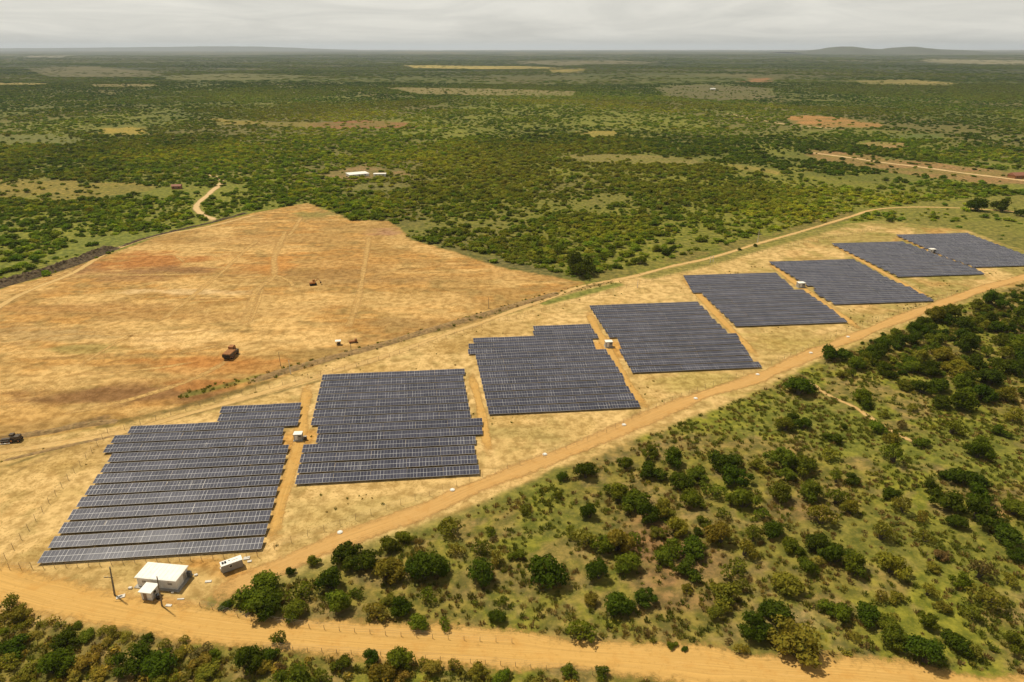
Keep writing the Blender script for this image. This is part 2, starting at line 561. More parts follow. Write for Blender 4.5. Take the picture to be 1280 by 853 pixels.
MORE = [(smooth_line(poly(p)), w) for p, w in (
    ([(290, 420), (270, 432), (235, 440), (190, 444)], 2.2), ([(318, 372), (332, 352), (345, 345), (362, 352), (372, 366)], 2.0), ([(305, 415), (318, 392), (326, 368), (330, 352)], 1.6),
    ([(0, 372), (50, 352), (110, 330)], 3.0), ([(190, 408), (140, 432), (80, 470)], 1.8), ([(235, 333), (222, 322), (205, 318)], 1.6), ([(0, 432), (90, 418), (200, 420), (290, 408)], 1.8),
    ([(356, 300), (370, 283), (378, 268)], 2.6), ([(260, 304), (310, 304)], 1.4), 
    ([(300, 440), (250, 470), (160, 500), (40, 525)], 2.6), ([(60, 470), (180, 462), (270, 448)], 1.8))]
LANES = [smooth_line(poly(p)) for p in (
    [(386, 474), (381, 505), (372, 560), (352, 625), (337, 695)],
    [(586, 460), (598, 500), (606, 540), (612, 580)],
    [(733, 385), (745, 410), (760, 437), (785, 480), (806, 508), (826, 518)],
    [(852, 345), (895, 392), (952, 452)],
    [(958, 326), (1000, 358), (1062, 402), (1080, 418)],
    [(1036, 303), (1090, 333), (1170, 377)],
    [(1120, 294), (1165, 315), (1215, 335)])]
YEL, PALEG, TAN, REDS = (0.25, 0.20, 0.045), (0.15, 0.16, 0.045), (0.30, 0.20, 0.085), (0.33, 0.155, 0.055)
GREYF = (0.135, 0.125, 0.055)
FIELDS = [  # open patches among the far trees
    ([(-60, 224), (60, 224), (110, 228), (150, 229), (192, 233), (188, 240), (120, 249), (50, 250), (-60, 246)], YEL),
    ([(132, 160), (176, 160), (176, 168), (132, 167)], (0.34, 0.26, 0.05)),
    ([(-40, 169), (60, 168), (102, 172), (98, 181), (-40, 181)], PALEG),
    ([(268, 149), (330, 152), (398, 154), (396, 160), (330, 157), (272, 156)], YEL),
    ([(398, 153), (460, 151), (512, 152), (508, 160), (420, 161), (388, 159)], (0.27, 0.13, 0.055)),
    ([(478, 110), (560, 110), (650, 111), (720, 114), (716, 121), (600, 121), (520, 118)], (0.22, 0.185, 0.07)),
    ([(500, 81), (560, 81), (645, 82), (700, 85), (640, 86), (520, 85)], (0.40, 0.32, 0.09)),
    ([(-40, 103), (60, 104), (58, 107), (-40, 107)], (0.30, 0.24, 0.07)),
    ([(30, 86), (120, 84), (205, 90), (200, 97), (60, 96)], GREYF),
    ([(110, 107), (190, 107), (200, 110), (120, 111)], (0.2, 0.17, 0.06)),
    ([(200, 95), (300, 92), (420, 97), (300, 102), (210, 102)], (0.14, 0.14, 0.05)),
    ([(732, 165), (770, 164), (772, 171), (736, 172)], (0.30, 0.24, 0.055)),
    ([(708, 195), (760, 193), (832, 194), (880, 199), (882, 206), (800, 206), (720, 203)], (0.22, 0.19, 0.055)),
    ([(880, 202), (930, 206), (984, 215), (976, 219), (910, 211)], (0.30, 0.235, 0.06)),
    ([(978, 146), (1000, 143), (1050, 147), (1096, 153), (1088, 160), (1030, 161), (990, 156)], (0.42, 0.22, 0.075)),
    ([(1072, 176), (1132, 179), (1128, 187), (1078, 184)], (0.34, 0.22, 0.09)),
    ([(1108, 168), (1180, 167), (1182, 174), (1112, 175)], (0.12, 0.15, 0.035)),
    ([(1228, 169), (1330, 168), (1330, 176), (1232, 175)], (0.17, 0.18, 0.05)),
    ([(818, 108), (880, 105), (966, 110), (970, 121), (900, 125), (830, 120)], GREYF),
    ([(930, 98), (966, 97), (964, 103), (934, 103)], (0.36, 0.17, 0.08)),
    ([(1060, 101), (1130, 99), (1200, 104), (1190, 107), (1080, 106)], (0.27, 0.22, 0.07)),
    ([(686, 86), (732, 85), (728, 90), (690, 90)], (0.30, 0.24, 0.06)),
    ([(1150, 73), (1330, 75), (1330, 82), (1160, 80)], (0.24, 0.22, 0.13)),
    ([(640, 76), (760, 75), (830, 79), (700, 82)], (0.17, 0.155, 0.08)),
    ([(30, 70), (84, 69), (80, 72), (34, 72)], (0.25, 0.23, 0.16)),
    ([(406, 216), (432, 211), (455, 208), (484, 211), (482, 218), (462, 224), (436, 226), (410, 221)], (0.28, 0.185, 0.08)),
    ([(484, 213), (508, 214), (506, 218), (486, 218)], (0.28, 0.18, 0.08)),
    ([(455, 229), (500, 229), (512, 236), (470, 240), (430, 236)], (0.17, 0.165, 0.045)),
    ([(96, 300), (150, 293), (196, 290), (192, 300), (140, 312), (100, 318), (-40, 345), (-40, 335), (60, 322)], (0.17, 0.19, 0.035)),
    ([(560, 308), (620, 322), (700, 344), (735, 345), (735, 352), (715, 350), (620, 332), (560, 312)], (0.15, 0.135, 0.045)),
    ([(740, 342), (840, 322), (960, 292), (1060, 266), (1060, 276), (960, 302), (840, 332), (740, 354)], (0.20, 0.165, 0.045)),
    ([(1010, 187), (1080, 193), (1180, 205), (1300, 219), (1300, 232), (1200, 225), (1100, 213), (1020, 200)], (0.30, 0.185, 0.075)),
    ([(1090, 262), (1150, 252), (1280, 244), (1360, 246), (1360, 330), (1270, 312), (1215, 290), (1150, 284)], (0.20, 0.19, 0.04)),
]
FIELDS = [(poly(p), c) for p, c in FIELDS]
ZONE_B = poly([(470, 205), (700, 185), (980, 215), (1200, 242), (1085, 262), (950, 300), (830, 325), (735, 345), (560, 312), (500, 285)])
SCRUB = poly([(245, 757), (400, 712), (620, 624), (800, 545), (960, 482), (1040, 446), (1120, 412), (1280, 352), (1500, 270), (1500, 880), (1100, 842), (640, 796), (300, 780)])


# ------------------------------------------------------------------ ground: one sheet from below the camera to the horizon
def build_ground():
    ys = list(np.arange(30, 450, 1.1))
    while ys[-1] < 39000:
        ys.append(ys[-1] + max(1.1, ys[-1] ** 2 / 190000))
    ys = np.array(ys)
    t = list(np.arange(-400, 400.1, 1.1))
    a, st = t[-1], 1.1
    ext = []
    while a < 1500:
        st *= 1.09
        a += st
        ext.append(a)
    t = np.array([-e for e in reversed(ext)] + t + ext)
    w = np.maximum(1.0, ys / 480)
    X = t[None, :] * w[:, None]
    Y = np.repeat(ys[:, None], len(t), 1)
    nr, nc = X.shape
    x, y = X.ravel(), Y.ravel()
    z = gz(x, y)
    d = np.hypot(x, y)
    n30, n12, n5 = fbm(x / 30, y / 30, 21, 4), fbm(x / 12, y / 12, 33, 4), fbm(x / 4.5, y / 4.5, 45, 3)
    n200 = fbm(x / 220, y / 420, 57, 4)

    C = np.empty((len(x), 3))
    C[:] = (0.205, 0.178, 0.038)
    veg = np.ones(len(x))

    def lay(mask, col):
        C[:] = C * (1 - mask[:, None]) + np.array(col) * mask[:, None]

    # grassland under the scrub
    lay(sstep(.42, .60, n30), (0.205, 0.208, 0.027))
    lay(sstep(.52, .66, n12) * .7, (0.255, 0.185, 0.066))
    lay(sstep(.60, .70, n5) * .5, (0.25, 0.185, 0.080))
    # floor of the woodland and the far plain
    far = sstep(0, 40, -sdf(SCRUB, x, y)) * (y > 230)
    lay(far, (0.135, 0.148, 0.026))
    lay(far * sstep(.46, .62, n30), (0.195, 0.200, 0.032))
    lay(far * sstep(800, 1700, d) * .62, (0.090, 0.110, 0.024))
    lay(far * sstep(.47, .66, fbm(x / 260 + 11, y / 420, 401, 4)) * .6 * sstep(2600, 1300, d), (0.215, 0.225, 0.034))
    lay(sstep(-6, 10, sdf(ZONE_B, x, y)) * .7, (0.195, 0.195, 0.030))
    lay(far * sstep(.52, .68, n200) * .7, (0.150, 0.130, 0.045))
    vf = sstep(1800, 5000, d)
    lay(vf * .92, (0.046, 0.062, 0.025))  # cloud shade over the far plain painted into the soil colour
    nst = fbm(x / 1500 + 5, y / 700, 71, 4)
    lay(vf * sstep(.58, .68, nst) * .5, (0.14, 0.13, 0.050))
    lay(vf * sstep(.60, .70, fbm(x / 700, y / 260 + 7, 81, 3)) * .5, (0.20, 0.17, 0.07))
    ragged = (n12 - .5) * 9 + (n5 - .5) * 4
    for P, c in FIELDS:
        m = d.copy()
        c0 = P.mean(0); rr = np.abs(P - c0).max() * 1.5
        sel = (np.abs(x - c0[0]) < rr) & (np.abs(y - c0[1]) < rr)
        mm = np.zeros(len(x))
        if sel.any():
            k = max(1.0, np.hypot(*c0) / 500)
            big = fbm(x[sel] / (16 * k), y[sel] / (22 * k), 301, 4) - .5
            mm[sel] = sstep(-2.5 * k, 2.5 * k, sdf(P, x[sel], y[sel]) + ragged[sel] * .6 + big * 26 * k) * np.clip(.80 + (fbm(x[sel] / (30 * k), y[sel] / (14 * k), 311, 3) - .5) * 1.6, .35, 1)
        lay(mm, c)
    lay(sstep(.55, .70, n12) * (d > 400) * (d < 2500) * far * .3, (0.20, 0.17, 0.05))

    near = d < 900
    xs, yy = x[near], y[near]
    rg = ragged[near]

    def full(v):
        r = np.zeros(len(x)); r[near] = v
        return r

    sand = np.zeros(len(x))
    # cleared field
    f = full(sstep(-2.5, 2.5, sdf(FIELD, xs, yy) + rg * .5)); sand = np.maximum(sand, f)
    lay(f, (0.475, 0.265, 0.076))
    ang = R(4)
    u, v = x * math.cos(ang) + y * math.sin(ang), -x * math.sin(ang) + y * math.cos(ang)
    b1, b2, b3 = fbm(u / 60, v / 11, 91, 4), fbm(u / 34, v / 5, 95, 4), fbm(u / 16, v / 2.6, 99, 3)
    lay(f * sstep(.48, .64, b1) * .7, (0.385, 0.205, 0.056))
    lay(f * sstep(.50, .66, b2) * .5, (0.310, 0.195, 0.070))
    lay(f * sstep(.54, .68, fbm(u / 40 + 9, v / 8, 105, 4)) * .9, (0.575, 0.365, 0.130))
    lay(f * sstep(.53, .66, b3) * .5, (0.270, 0.170, 0.055))
    lay(f * sstep(.50, .64, fbm(x / 26, y / 20, 117, 5)) * .7, (0.360, 0.225, 0.072))
    lay(f * sstep(.54, .66, fbm(x / 7, y / 5, 119, 4)) * .55, (0.270, 0.185, 0.060))
    lay(f * sstep(.56, .68, fbm(x / 36, y / 24, 123, 5)) * .55, (0.600, 0.390, 0.145))

    def blob(px, py, rx, ry, col, s=1.0, base=f):
        cx, cy = at(px, py)
        k = np.hypot((x - cx) / rx, (y - cy) / ry) + (n12 - .5) * 1.3 + (b2 - .5) * 1.2
        lay(base * sstep(1.1, .35, k) * s, col)
    for a in ((185, 328, 46, 26, (0.37, 0.16, 0.042), .95), (215, 338, 40, 12, (0.23, 0.125, 0.05), .8), (320, 335, 30, 16, (0.42, 0.20, 0.055), .7), (420, 330, 60, 16, (0.40, 0.22, 0.066), .6), (300, 300, 60, 14, (0.37, 0.215, 0.07), .6), (460, 350, 60, 10, (0.33, 0.20, 0.07), .5), (130, 385, 50, 10, (0.36, 0.20, 0.065), .6), (200, 395, 60, 8, (0.37, 0.21, 0.065), .6), (150, 345, 40, 14, (0.30, 0.17, 0.065), .6),
              (250, 458, 32, 9, (0.42, 0.19, 0.048), .95), (165, 492, 42, 11, (0.22, 0.115, 0.042), .95), (255, 478, 24, 7, (0.36, 0.165, 0.046), .9), (310, 462, 16, 6, (0.40, 0.20, 0.055), .8),
              (385, 341, 45, 10, (0.29, 0.17, 0.055), .8), (510, 405, 30, 9, (0.32, 0.20, 0.07), .7), (60, 420, 35, 12, (0.40, 0.27, 0.11), .7),
              (230, 425, 26, 12, (0.62, 0.42, 0.18), .8), (355, 425, 60, 13, (0.64, 0.42, 0.16), .8), (240, 365, 35, 6, (0.60, 0.42, 0.20), .7),
              (100, 437, 25, 7, (0.20, 0.17, 0.04), .6), (440, 300, 50, 14, (0.42, 0.25, 0.08), .5), (410, 268, 25, 14, (0.22, 0.19, 0.05), .8),
              (480, 290, 20, 14, (0.30, 0.16, 0.09), .8), (60, 335, 30, 12, (0.20, 0.13, 0.06), .5), (90, 470, 60, 10, (0.58, 0.38, 0.14), .5),
              (600, 345, 60, 14, (0.43, 0.26, 0.085), .4), (350, 330, 12, 30, (0.50, 0.24, 0.06), .7), (40, 520, 40, 8, (0.44, 0.25, 0.07), .6)):
        blob(*a)
    # sandy ground of the plant
    g = full(sstep(-2.0, 2.0, sdf(YARD, xs, yy) + rg * .35)) * (1 - f); sand = np.maximum(sand, g)
    lay(g, (0.580, 0.395, 0.155))
    lay(g * sstep(.46, .62, n12) * .55, (0.430, 0.290, 0.095))
    lay(g * sstep(.57, .68, n5) * .55, (0.330, 0.235, 0.075))
    east = sstep(60, 330, x)
    lay(g * east * .92 * sstep(.30, .52, n30), (0.275, 0.222, 0.056))
    lay(g * east * sstep(.50, .62, n12) * .7, (0.205, 0.195, 0.040))
    lay(g * east * sstep(.58, .70, fbm(x / 20, y / 20, 131, 3)) * .7, (0.430, 0.235, 0.070))
    for a in ((620, 540, 26, 9, (0.33, 0.25, 0.08), .6), (250, 705, 12, 5, (0.46, 0.23, 0.055), .9), (290, 718, 9, 5, (0.46, 0.23, 0.055), .8), (195, 757, 16, 3, (0.42, 0.21, 0.06), .7),
              (155, 752, 7, 3, (0.38, 0.22, 0.07), .8), (150, 760, 5, 2, (0.42, 0.34, 0.26), .7), (470, 640, 30, 10, (0.42, 0.31, 0.11), .6), (875, 480, 30, 12, (0.36, 0.28, 0.075), .7),
              (585, 430, 16, 14, (0.36, 0.23, 0.07), .7), (620, 410, 22, 8, (0.40, 0.26, 0.085), .6), (1080, 372, 40, 10, (0.34, 0.25, 0.07), .6), (1000, 430, 40, 14, (0.36, 0.27, 0.07), .6),
              (374, 548, 9, 12, (0.52, 0.28, 0.07), .9), (762, 434, 9, 12, (0.52, 0.28, 0.07), .9), (80, 560, 40, 6, (0.36, 0.23, 0.075), .7), (40, 580, 26, 6, (0.40, 0.26, 0.08), .6)):
        blob(*a, base=g)
    # dry verge between the field and the plant, with its strips of green grass
    for pts, wd, col, s in (([(130, 532), (200, 516), (270, 498), (330, 478)], 1.8, (0.16, 0.12, 0.035), .7), ([(318, 476), (370, 461), (420, 447), (470, 434), (520, 419), (560, 410), (620, 391), (700, 367), (760, 352)], 2.2, (0.25, 0.17, 0.065), .8),
                            ([(235, 493), (285, 481), (328, 470)], 2.0, (0.17, 0.175, 0.035), .75), ([(680, 379), (720, 369), (772, 356)], 3.0, (0.17, 0.19, 0.035), .9),
                            ([(630, 392), (660, 383)], 2.6, (0.20, 0.18, 0.045), .8), ([(810, 345), (880, 329), (960, 306), (1050, 282)], 5, (0.20, 0.19, 0.04), .85),
                            ([(0, 585), (130, 545), (290, 506), (400, 476)], 0.9, (0.22, 0.165, 0.055), .7), ([(0, 548), (60, 540), (130, 522)], 1.6, (0.18, 0.115, 0.05), .8),
                            ([(300, 757), (262, 750), (330, 735), (420, 700), (620, 628), (700, 590)], 2.0, (0.15, 0.165, 0.03), .6), ([(20, 590), (110, 548), (135, 542)], 1.0, (0.30, 0.2, 0.075), .6)):
        dd = seg_dist(smooth_line(poly(pts)), xs, yy, False)
        mm = full(sstep(wd * 1.6, wd * .5, dd + rg * .25 * min(1, wd / 2)))
        lay(mm * s, col)
        sand *= 1 - mm * s * .8
    cab = [(0.30, 0.19, 0.10)]
    scr = full(sstep(0, 20, sdf(SCRUB, xs, yy)))
    for px, py, rx, ry, col, s in ((815, 690, 14, 26, (0.26, 0.145, 0.07), .8), (1000, 640, 16, 10, (0.23, 0.15, 0.065), .6), (660, 720, 22, 8, (0.22, 0.165, 0.06), .6), (1245, 640, 8, 5, (0.33, 0.2, 0.08), .8),
                                   (1150, 680, 40, 16, (0.175, 0.175, 0.03), .8), (1000, 520, 40, 26, (0.165, 0.175, 0.03), .8), (1180, 560, 40, 18, (0.17, 0.18, 0.03), .8), (690, 650, 26, 14, (0.165, 0.165, 0.032), .7),
                                   (1000, 775, 9, 4, (0.36, 0.26, 0.12), .8), (870, 700, 9, 16, (0.24, 0.15, 0.07), .6)):
        blob(px, py, rx, ry, col, s, base=scr)
    veg = np.clip(1 - sand * 0.92, 0.08, 1)

    idx = np.arange(nr * nc).reshape(nr, nc)
    F = np.stack([idx[:-1, :-1], idx[:-1, 1:], idx[1:, 1:], idx[1:, :-1]], -1).reshape(-1, 4)
    me = np_mesh("ground", np.stack([x, y, z], 1), F, True)
    vattr(me, "soil", np.clip(C, 0, 1), "FLOAT_COLOR")
    vattr(me, "veg", veg)
    props(link_mesh("ground", me, M["ground"]), kind="structure")


build_ground()


def ribbon(name, line, width, mat, z, label=None, edge=1.35):
    """a road or track laid on the ground, its sides ragged"""
    line = np.asarray(line)
    tan = np.gradient(line, axis=0)
    tan /= np.linalg.norm(tan, axis=1)[:, None] + 1e-9
    nrm = np.stack([-tan[:, 1], tan[:, 0]], 1)
    s = np.concatenate([[0], np.cumsum(np.linalg.norm(np.diff(line, axis=0), axis=1))])
    offs = np.array([-edge, -1, -.7, -.3, 0, .3, .7, 1, edge])
    ed = np.array([0, .45, .8, 1, 1, 1, .8, .45, 0])
    wob = 1 + .7 * (fbm(s / 14, s * 0 + 3, 7, 3) - .5)
    P = line[:, None, :] + nrm[:, None, :] * (offs[None, :, None] * (width / 2) * wob[:, None, None])
    V = np.concatenate([P, (gz(P[..., 0], P[..., 1]) + z)[..., None]], 2).reshape(-1, 3)
    n, k = len(line), len(offs)
    idx = np.arange(n * k).reshape(n, k)
    F = np.stack([idx[:-1, :-1], idx[1:, :-1], idx[1:, 1:], idx[:-1, 1:]], -1).reshape(-1, 4)
    me = np_mesh(name, V, F[:, ::-1], True)
    fade = np.minimum(1, np.minimum(s, s[-1] - s) / 14)
    vattr(me, "edge", (ed[None, :] * fade[:, None]).ravel())
    vattr(me, "lane", np.stack([np.repeat(s, k), np.tile(offs * width / 2, n), np.zeros(n * k)], 1), "FLOAT_VECTOR")
    return props(link_mesh(name, me, mat), label=label, kind="structure")


ribbon("dirt_road", LOWROAD, 9.6, M["road"], 0.060)
ribbon("access_road", ACCESS, 6.2, M["road2"], 0.050)
ribbon("track", UPTRACK, 3.6, M["track"], 0.040)
ribbon("field_track", PATHM, 4.0, M["track"], 0.036)
for ln, wd in ((TRK1, 3.2), (TRK2, 2.4), (TRK3, 1.8), (TRK4, 2.6)):
    ribbon("field_track", ln, wd * 1.7, M["faint"], 0.028)
for ln, wd in MORE:
    ribbon("field_track", ln, wd * 1.5, M["faint"], 0.022)
for i, ln in enumerate(LANES):
    ribbon("service_track", ln, 4.0 if i not in (1,) else 3.0, M["lane"], 0.032)
ribbon("path", PATHL, 5.0, M["whitepath"], 0.08)
ribbon("path", smooth_line(poly([(990, 462), (1010, 476), (1037, 495), (1068, 509), (1104, 533), (1138, 551), (1180, 575)])), 2.0, M["track"], 0.03)
ribbon("road", ROADR, 7.0, M["whitepath"], 0.10)
ribbon("path", PATHF, 7.0, M["whitepath"], 0.12)


# ------------------------------------------------------------------ far hills and the air
def ridge(name, px0, px1, dist, prof, depth, mat, hs=.72):
    """a hill range: prof gives (t, height above the plain)"""
    n, k = 90, 14
    ts, us = np.linspace(0, 1, n), np.linspace(-1, 1, k)
    tx = [p[0] for p in prof]; hz = [p[1] for p in prof]
    V = []
    for t in ts:
        px = px0 + (px1 - px0) * t
        xx = (px - 640) / FPX * dist * _cp
        h = np.interp(t, tx, hz) * hs
        for q in us:
            V.append((xx, dist + q * depth, h * (1 - q * q) * (0.85 + .3 * float(fbm(np.array([xx / 400.]), np.array([q * 3.]), 3)[0])) - 12))
    idx = np.arange(n * k).reshape(n, k)
    F = np.stack([idx[:-1, :-1], idx[1:, :-1], idx[1:, 1:], idx[:-1, 1:]], -1).reshape(-1, 4)
    me = np_mesh(name, V, F, True)
    return props(link_mesh(name, me, mat), kind="structure")


M["hill"] = simple("wooded_hill", (0.06, 0.068, 0.028), 0.95, 0.35, 0.004)
ridge("hills", 985, 1220, 17000, [(0, 60), (.14, 110), (.22, 150), (.27, 215), (.33, 222), (.39, 165), (.46, 140), (.54, 150), (.60, 205), (.66, 215), (.72, 165), (.80, 140), (.9, 120), (1, 60)], 1500, M["hill"])
ridge("hills", -120, 470, 36000, [(0, 130), (.2, 230), (.35, 260), (.5, 330), (.6, 380), (.68, 430), (.76, 370), (.86, 220), (1, 0)], 3500, M["hill"], .48)

hz = MB().box((0, 60000, 215), (260000, 180000, 460))
m, t, b, o = mat_new("thin_air")
t.nodes.remove(b)
pv = N(t, "ShaderNodeVolumePrincipled")
pv.inputs["Color"].default_value = (0.80, 0.88, 0.97, 1)
pv.inputs["Density"].default_value = 3.0e-5
pv.inputs["Anisotropy"].default_value = 0.1
L(t, pv.outputs[0], o.inputs["Volume"])
hz.build("haze", m, kind="stuff", label="pale thin haze over the far plain")


# ------------------------------------------------------------------ solar plant
ROW_ANG = R(5.6)
RU = np.array([math.cos(ROW_ANG), math.sin(ROW_ANG)])
RV = np.array([-math.sin(ROW_ANG), math.cos(ROW_ANG)])
TILT, DEPTH, FRONT_Z = R(9), 3.92, 0.75
CHUNK = 11
table_cache, frame_cache = {}, {}


def table_mesh(n):
    if n in table_cache:
        return table_cache[n]
    w, d, th = n * 1.0 - 0.05, DEPTH, 0.05
    V = [(0, 0, 0), (w, 0, 0), (w, d, 0), (0, d, 0), (0, 0, -th), (w, 0, -th), (w, d, -th), (0, d, -th)]
    F = [(0, 1, 2, 3), (7, 6, 5, 4), (0, 4, 5, 1), (1, 5, 6, 2), (2, 6, 7, 3), (3, 7, 4, 0)]
    me = bpy.data.meshes.new("panel_table")
    me.from_pydata(V, [], F)
    uv = me.uv_layers.new(name="module")
    for p in me.polygons:
        for li in p.loop_indices:
            v = me.vertices[me.loops[li].vertex_index].co
            uv.data[li].uv = (v.x / w * n, v.y / d * 2)
    me.materials.append(M["panel"])
    me.update()
    table_cache[n] = me
    return me


def frame_mesh(n):
    if n in frame_cache:
        return frame_cache[n]
    b = MB()
    zb = FRONT_Z + DEPTH * math.sin(TILT)
    k = max(2, round(n / 3.6))
    for i in range(k + 1):
        x = 0.4 + (n - 0.8) * i / k
        for f in (0.18, 0.82):
            y = DEPTH * f * math.cos(TILT)
            z = FRONT_Z + DEPTH * f * math.sin(TILT) - 0.14
            b.box((x, y, z / 2), (0.10, 0.08, z))
        b.bar((x, 0.2, FRONT_Z - .09 + .03), (x, DEPTH * .95 * math.cos(TILT), zb - .13), 0.05, n=4)
    for f in (0.2, 0.45, 0.55, 0.8):
        b.bar((0, DEPTH * f * math.cos(TILT), FRONT_Z + DEPTH * f * math.sin(TILT) - .085), (n, DEPTH * f * math.cos(TILT), FRONT_Z + DEPTH * f * math.sin(TILT) - .085), 0.03, n=4)
    frame_cache[n] = b.mesh("support_frame")
    frame_cache[n].materials.append(M["steel"])
    return frame_cache[n]


BLOCKS = [  # (rows or None, left outline, right outline) front to back
    (14, [(47, 703), (138, 571), (131.5, 568), (131.5, 560), (139, 557), (141, 549), (161, 543), (162, 535), (271, 529), (277, 508)],
     [(328, 686), (362, 560), (353, 556), (356, 538), (371, 533), (378, 505)]),
    (None, [(369, 605), (379, 557), (395, 555), (397, 535), (388, 533), (403, 470)],
     [(598, 592), (593, 546), (602, 543), (603, 524), (588, 522), (579, 461)]),
    (None, [(611, 517), (594, 443), (585, 441), (586, 429), (591, 428), (593, 421), (667, 420), (667, 408)],
     [(801, 509), (759, 438), (746, 437), (742, 425), (748, 423), (739, 406)]),
    (None, [(790, 465), (774, 437.5), (777, 436.5), (772, 424), (763, 423), (737, 383)],
     [(953, 459), (949, 451), (943, 450), (931, 437), (932, 430), (927, 429), (922, 417), (910, 416), (872, 377)]),
    (None, [(920, 408), (876, 365.5), (865, 364), (854, 344)], [(1060, 402), (1003, 361), (991, 360), (972, 342)]),
    (None, [(1043, 380), (1018, 366), (1019, 360), (1008, 356), (960, 327)], [(1168, 376), (1139, 360), (1115, 350), (1069, 325)]),
    (None, [(1121, 345), (1038, 304)], [(1233, 343), (1212, 333), (1131, 303)]),
    (None, [(1215, 333), (1184, 322), (1120, 294)], [(1330, 331), (1280, 318), (1209, 291.5)]),
]
BLOCK_NAMES = ["the stepped block beside the white building", "the second block from the white building", "the third block from the white building",
               "the fourth block from the white building", "the fourth block from the far end", "the third block from the far end",
               "the second block from the far end", "the farthest block at the photo edge"]
ORD = ["first", "second", "third", "fourth", "fifth", "sixth", "seventh", "eighth", "ninth", "tenth", "eleventh", "twelfth", "thirteenth", "fourteenth", "fifteenth",
       "sixteenth", "seventeenth", "eighteenth", "nineteenth", "twentieth"]
panel_area = []
for bi, (nrows, le, ri) in enumerate(BLOCKS):
    def uvp(pts):
        out = []
        last = -1e9
        for i, p in enumerate(pts):
            q = np.array(at(*p, 0.9 if i == 0 else 1.1))
            v = max(q @ RV, last + 0.05); last = v
            out.append((q @ RU, v))
        return np.array(out)
    A, B = uvp(le), uvp(ri)
    v0 = (A[0, 1] + B[0, 1]) / 2
    v1 = (A[-1, 1] + B[-1, 1]) / 2
    n = nrows or max(2, round((v1 - v0 - DEPTH) / 6.0) + 1)
    pitch = (v1 - v0 - DEPTH) / (n - 1)
    grp = "solar panel rows of the plant"
    for r in range(n):
        v = v0 + r * pitch
        vm = v + DEPTH * .5
        ul, ur = np.interp(vm, A[:, 1], A[:, 0]), np.interp(vm, B[:, 1], B[:, 0])
        nm = max(4, round(ur - ul))
        org = RU * ul + RV * v
        if bi == 7 and r == n - 1:
            pass
        where = "front" if r < n / 2 else "back"
        k = r if r < n / 2 else n - 1 - r
        o1 = "front row" if r == 0 else ("rearmost row" if r == n - 1 else f"{ORD[k]} row from the {where}")
        root = empty("solar_panel_row", (org[0], org[1], 0), ROW_ANG, label=f"solar panels, {o1} of {BLOCK_NAMES[bi]}", cat="solar panel row", group=grp)
        panel_area.append((ul, ur, v))
        done = 0
        nch = max(1, round(nm / CHUNK))
        for c in range(nch):
            w = (nm * (c + 1)) // nch - done
            tb = link_mesh("panel_table", table_mesh(w), None, root)
            tb.location = (done, 0, FRONT_Z + random.uniform(-.05, .05))
            tb.rotation_euler = (TILT + R(random.uniform(-.5, .5)), R(random.uniform(-.25, .25)), 0)
            done += w
        link_mesh("support_frame", frame_mesh(nm), None, root)
    print("block", bi, n, round(pitch, 2))


# ------------------------------------------------------------------ buildings at the gate
def bx(c, s, **k):
    return MB().box(c, s, **k)


A0 = R(-7)
bld = empty("control_building", (-85.2, 130.3, 0), A0, label="long low white building with a flat white roof beside the dirt road", cat="building")
MB().box((0, 0, 0.10), (11.6, 6.2, 0.2)).build("plinth", M["plinth"], bld)
MB().box((0, 0, 1.50), (10.1, 4.9, 2.6)).build("wall", M["white"], bld)
MB().box((0, 0, 2.95), (10.7, 5.5, 0.22), bev=0.03).box((0, 0, 3.07), (10.3, 5.1, 0.06)).ribs(-4.8, 4.8, 9, 5.2, 3.115).build("roof", M["roof"], bld)
dd = MB().box((5.085, 0.9, 1.2), (0.06, 1.0, 2.0)).build("door", M["greywall"], bld)
MB().box((5.13, 0.55, 1.2), (0.05, 0.06, 0.15)).build("handle", M["dark"], dd)
for x in (-3.2, 3.4):
    w = MB().box((x, -2.47, 1.75), (1.1, 0.05, 0.6)).build("window", M["greywall"], bld)
ac = MB().box((5.6, 2.1, 1.0), (0.9, 0.8, 1.6), bev=0.04).build("cabinet", M["acgrey"], bld)

A1 = R(-8)
hut = empty("guard_hut", (-86.05, 125.4, 0), A1, label="small square white hut with brown door in front of the long white building", cat="hut")
MB().box((0, 0, 1.22), (2.7, 2.6, 2.44)).build("wall", M["white"], hut)
MB().box((0, -0.05, 2.52), (3.35, 3.3, 0.16), bev=0.03).build("roof", M["roof"], hut)
dr = MB().box((-0.35, -1.32, 0.98), (0.85, 0.06, 1.92)).build("door", M["door"], hut)
MB().box((-0.05, -1.37, 1.0), (0.05, 0.05, 0.14)).build("handle", M["dark"], dr)
MB().box((1.37, -0.1, 1.5), (0.05, 0.8, 0.8)).build("window", M["glass"], hut)

drum = empty("water_drum", (-83.75, 124.7, 0), R(20), label="black plastic drum against the side of the small hut", cat="drum")
d = MB()
for z0, z1, r0, r1 in ((0, .1, .55, .6), (.1, .55, .6, .6), (.55, .62, .64, .64), (.62, 1.1, .6, .6), (1.1, 1.25, .6, .45)):
    d.bar((0, 0, z0), (0, 0, z1), r0, r1, 18)
d.build("barrel", M["dark"], drum)
MB().bar((0, 0, 1.25), (0, 0, 1.33), .25, .25, 12).build("lid", M["dark"], drum)

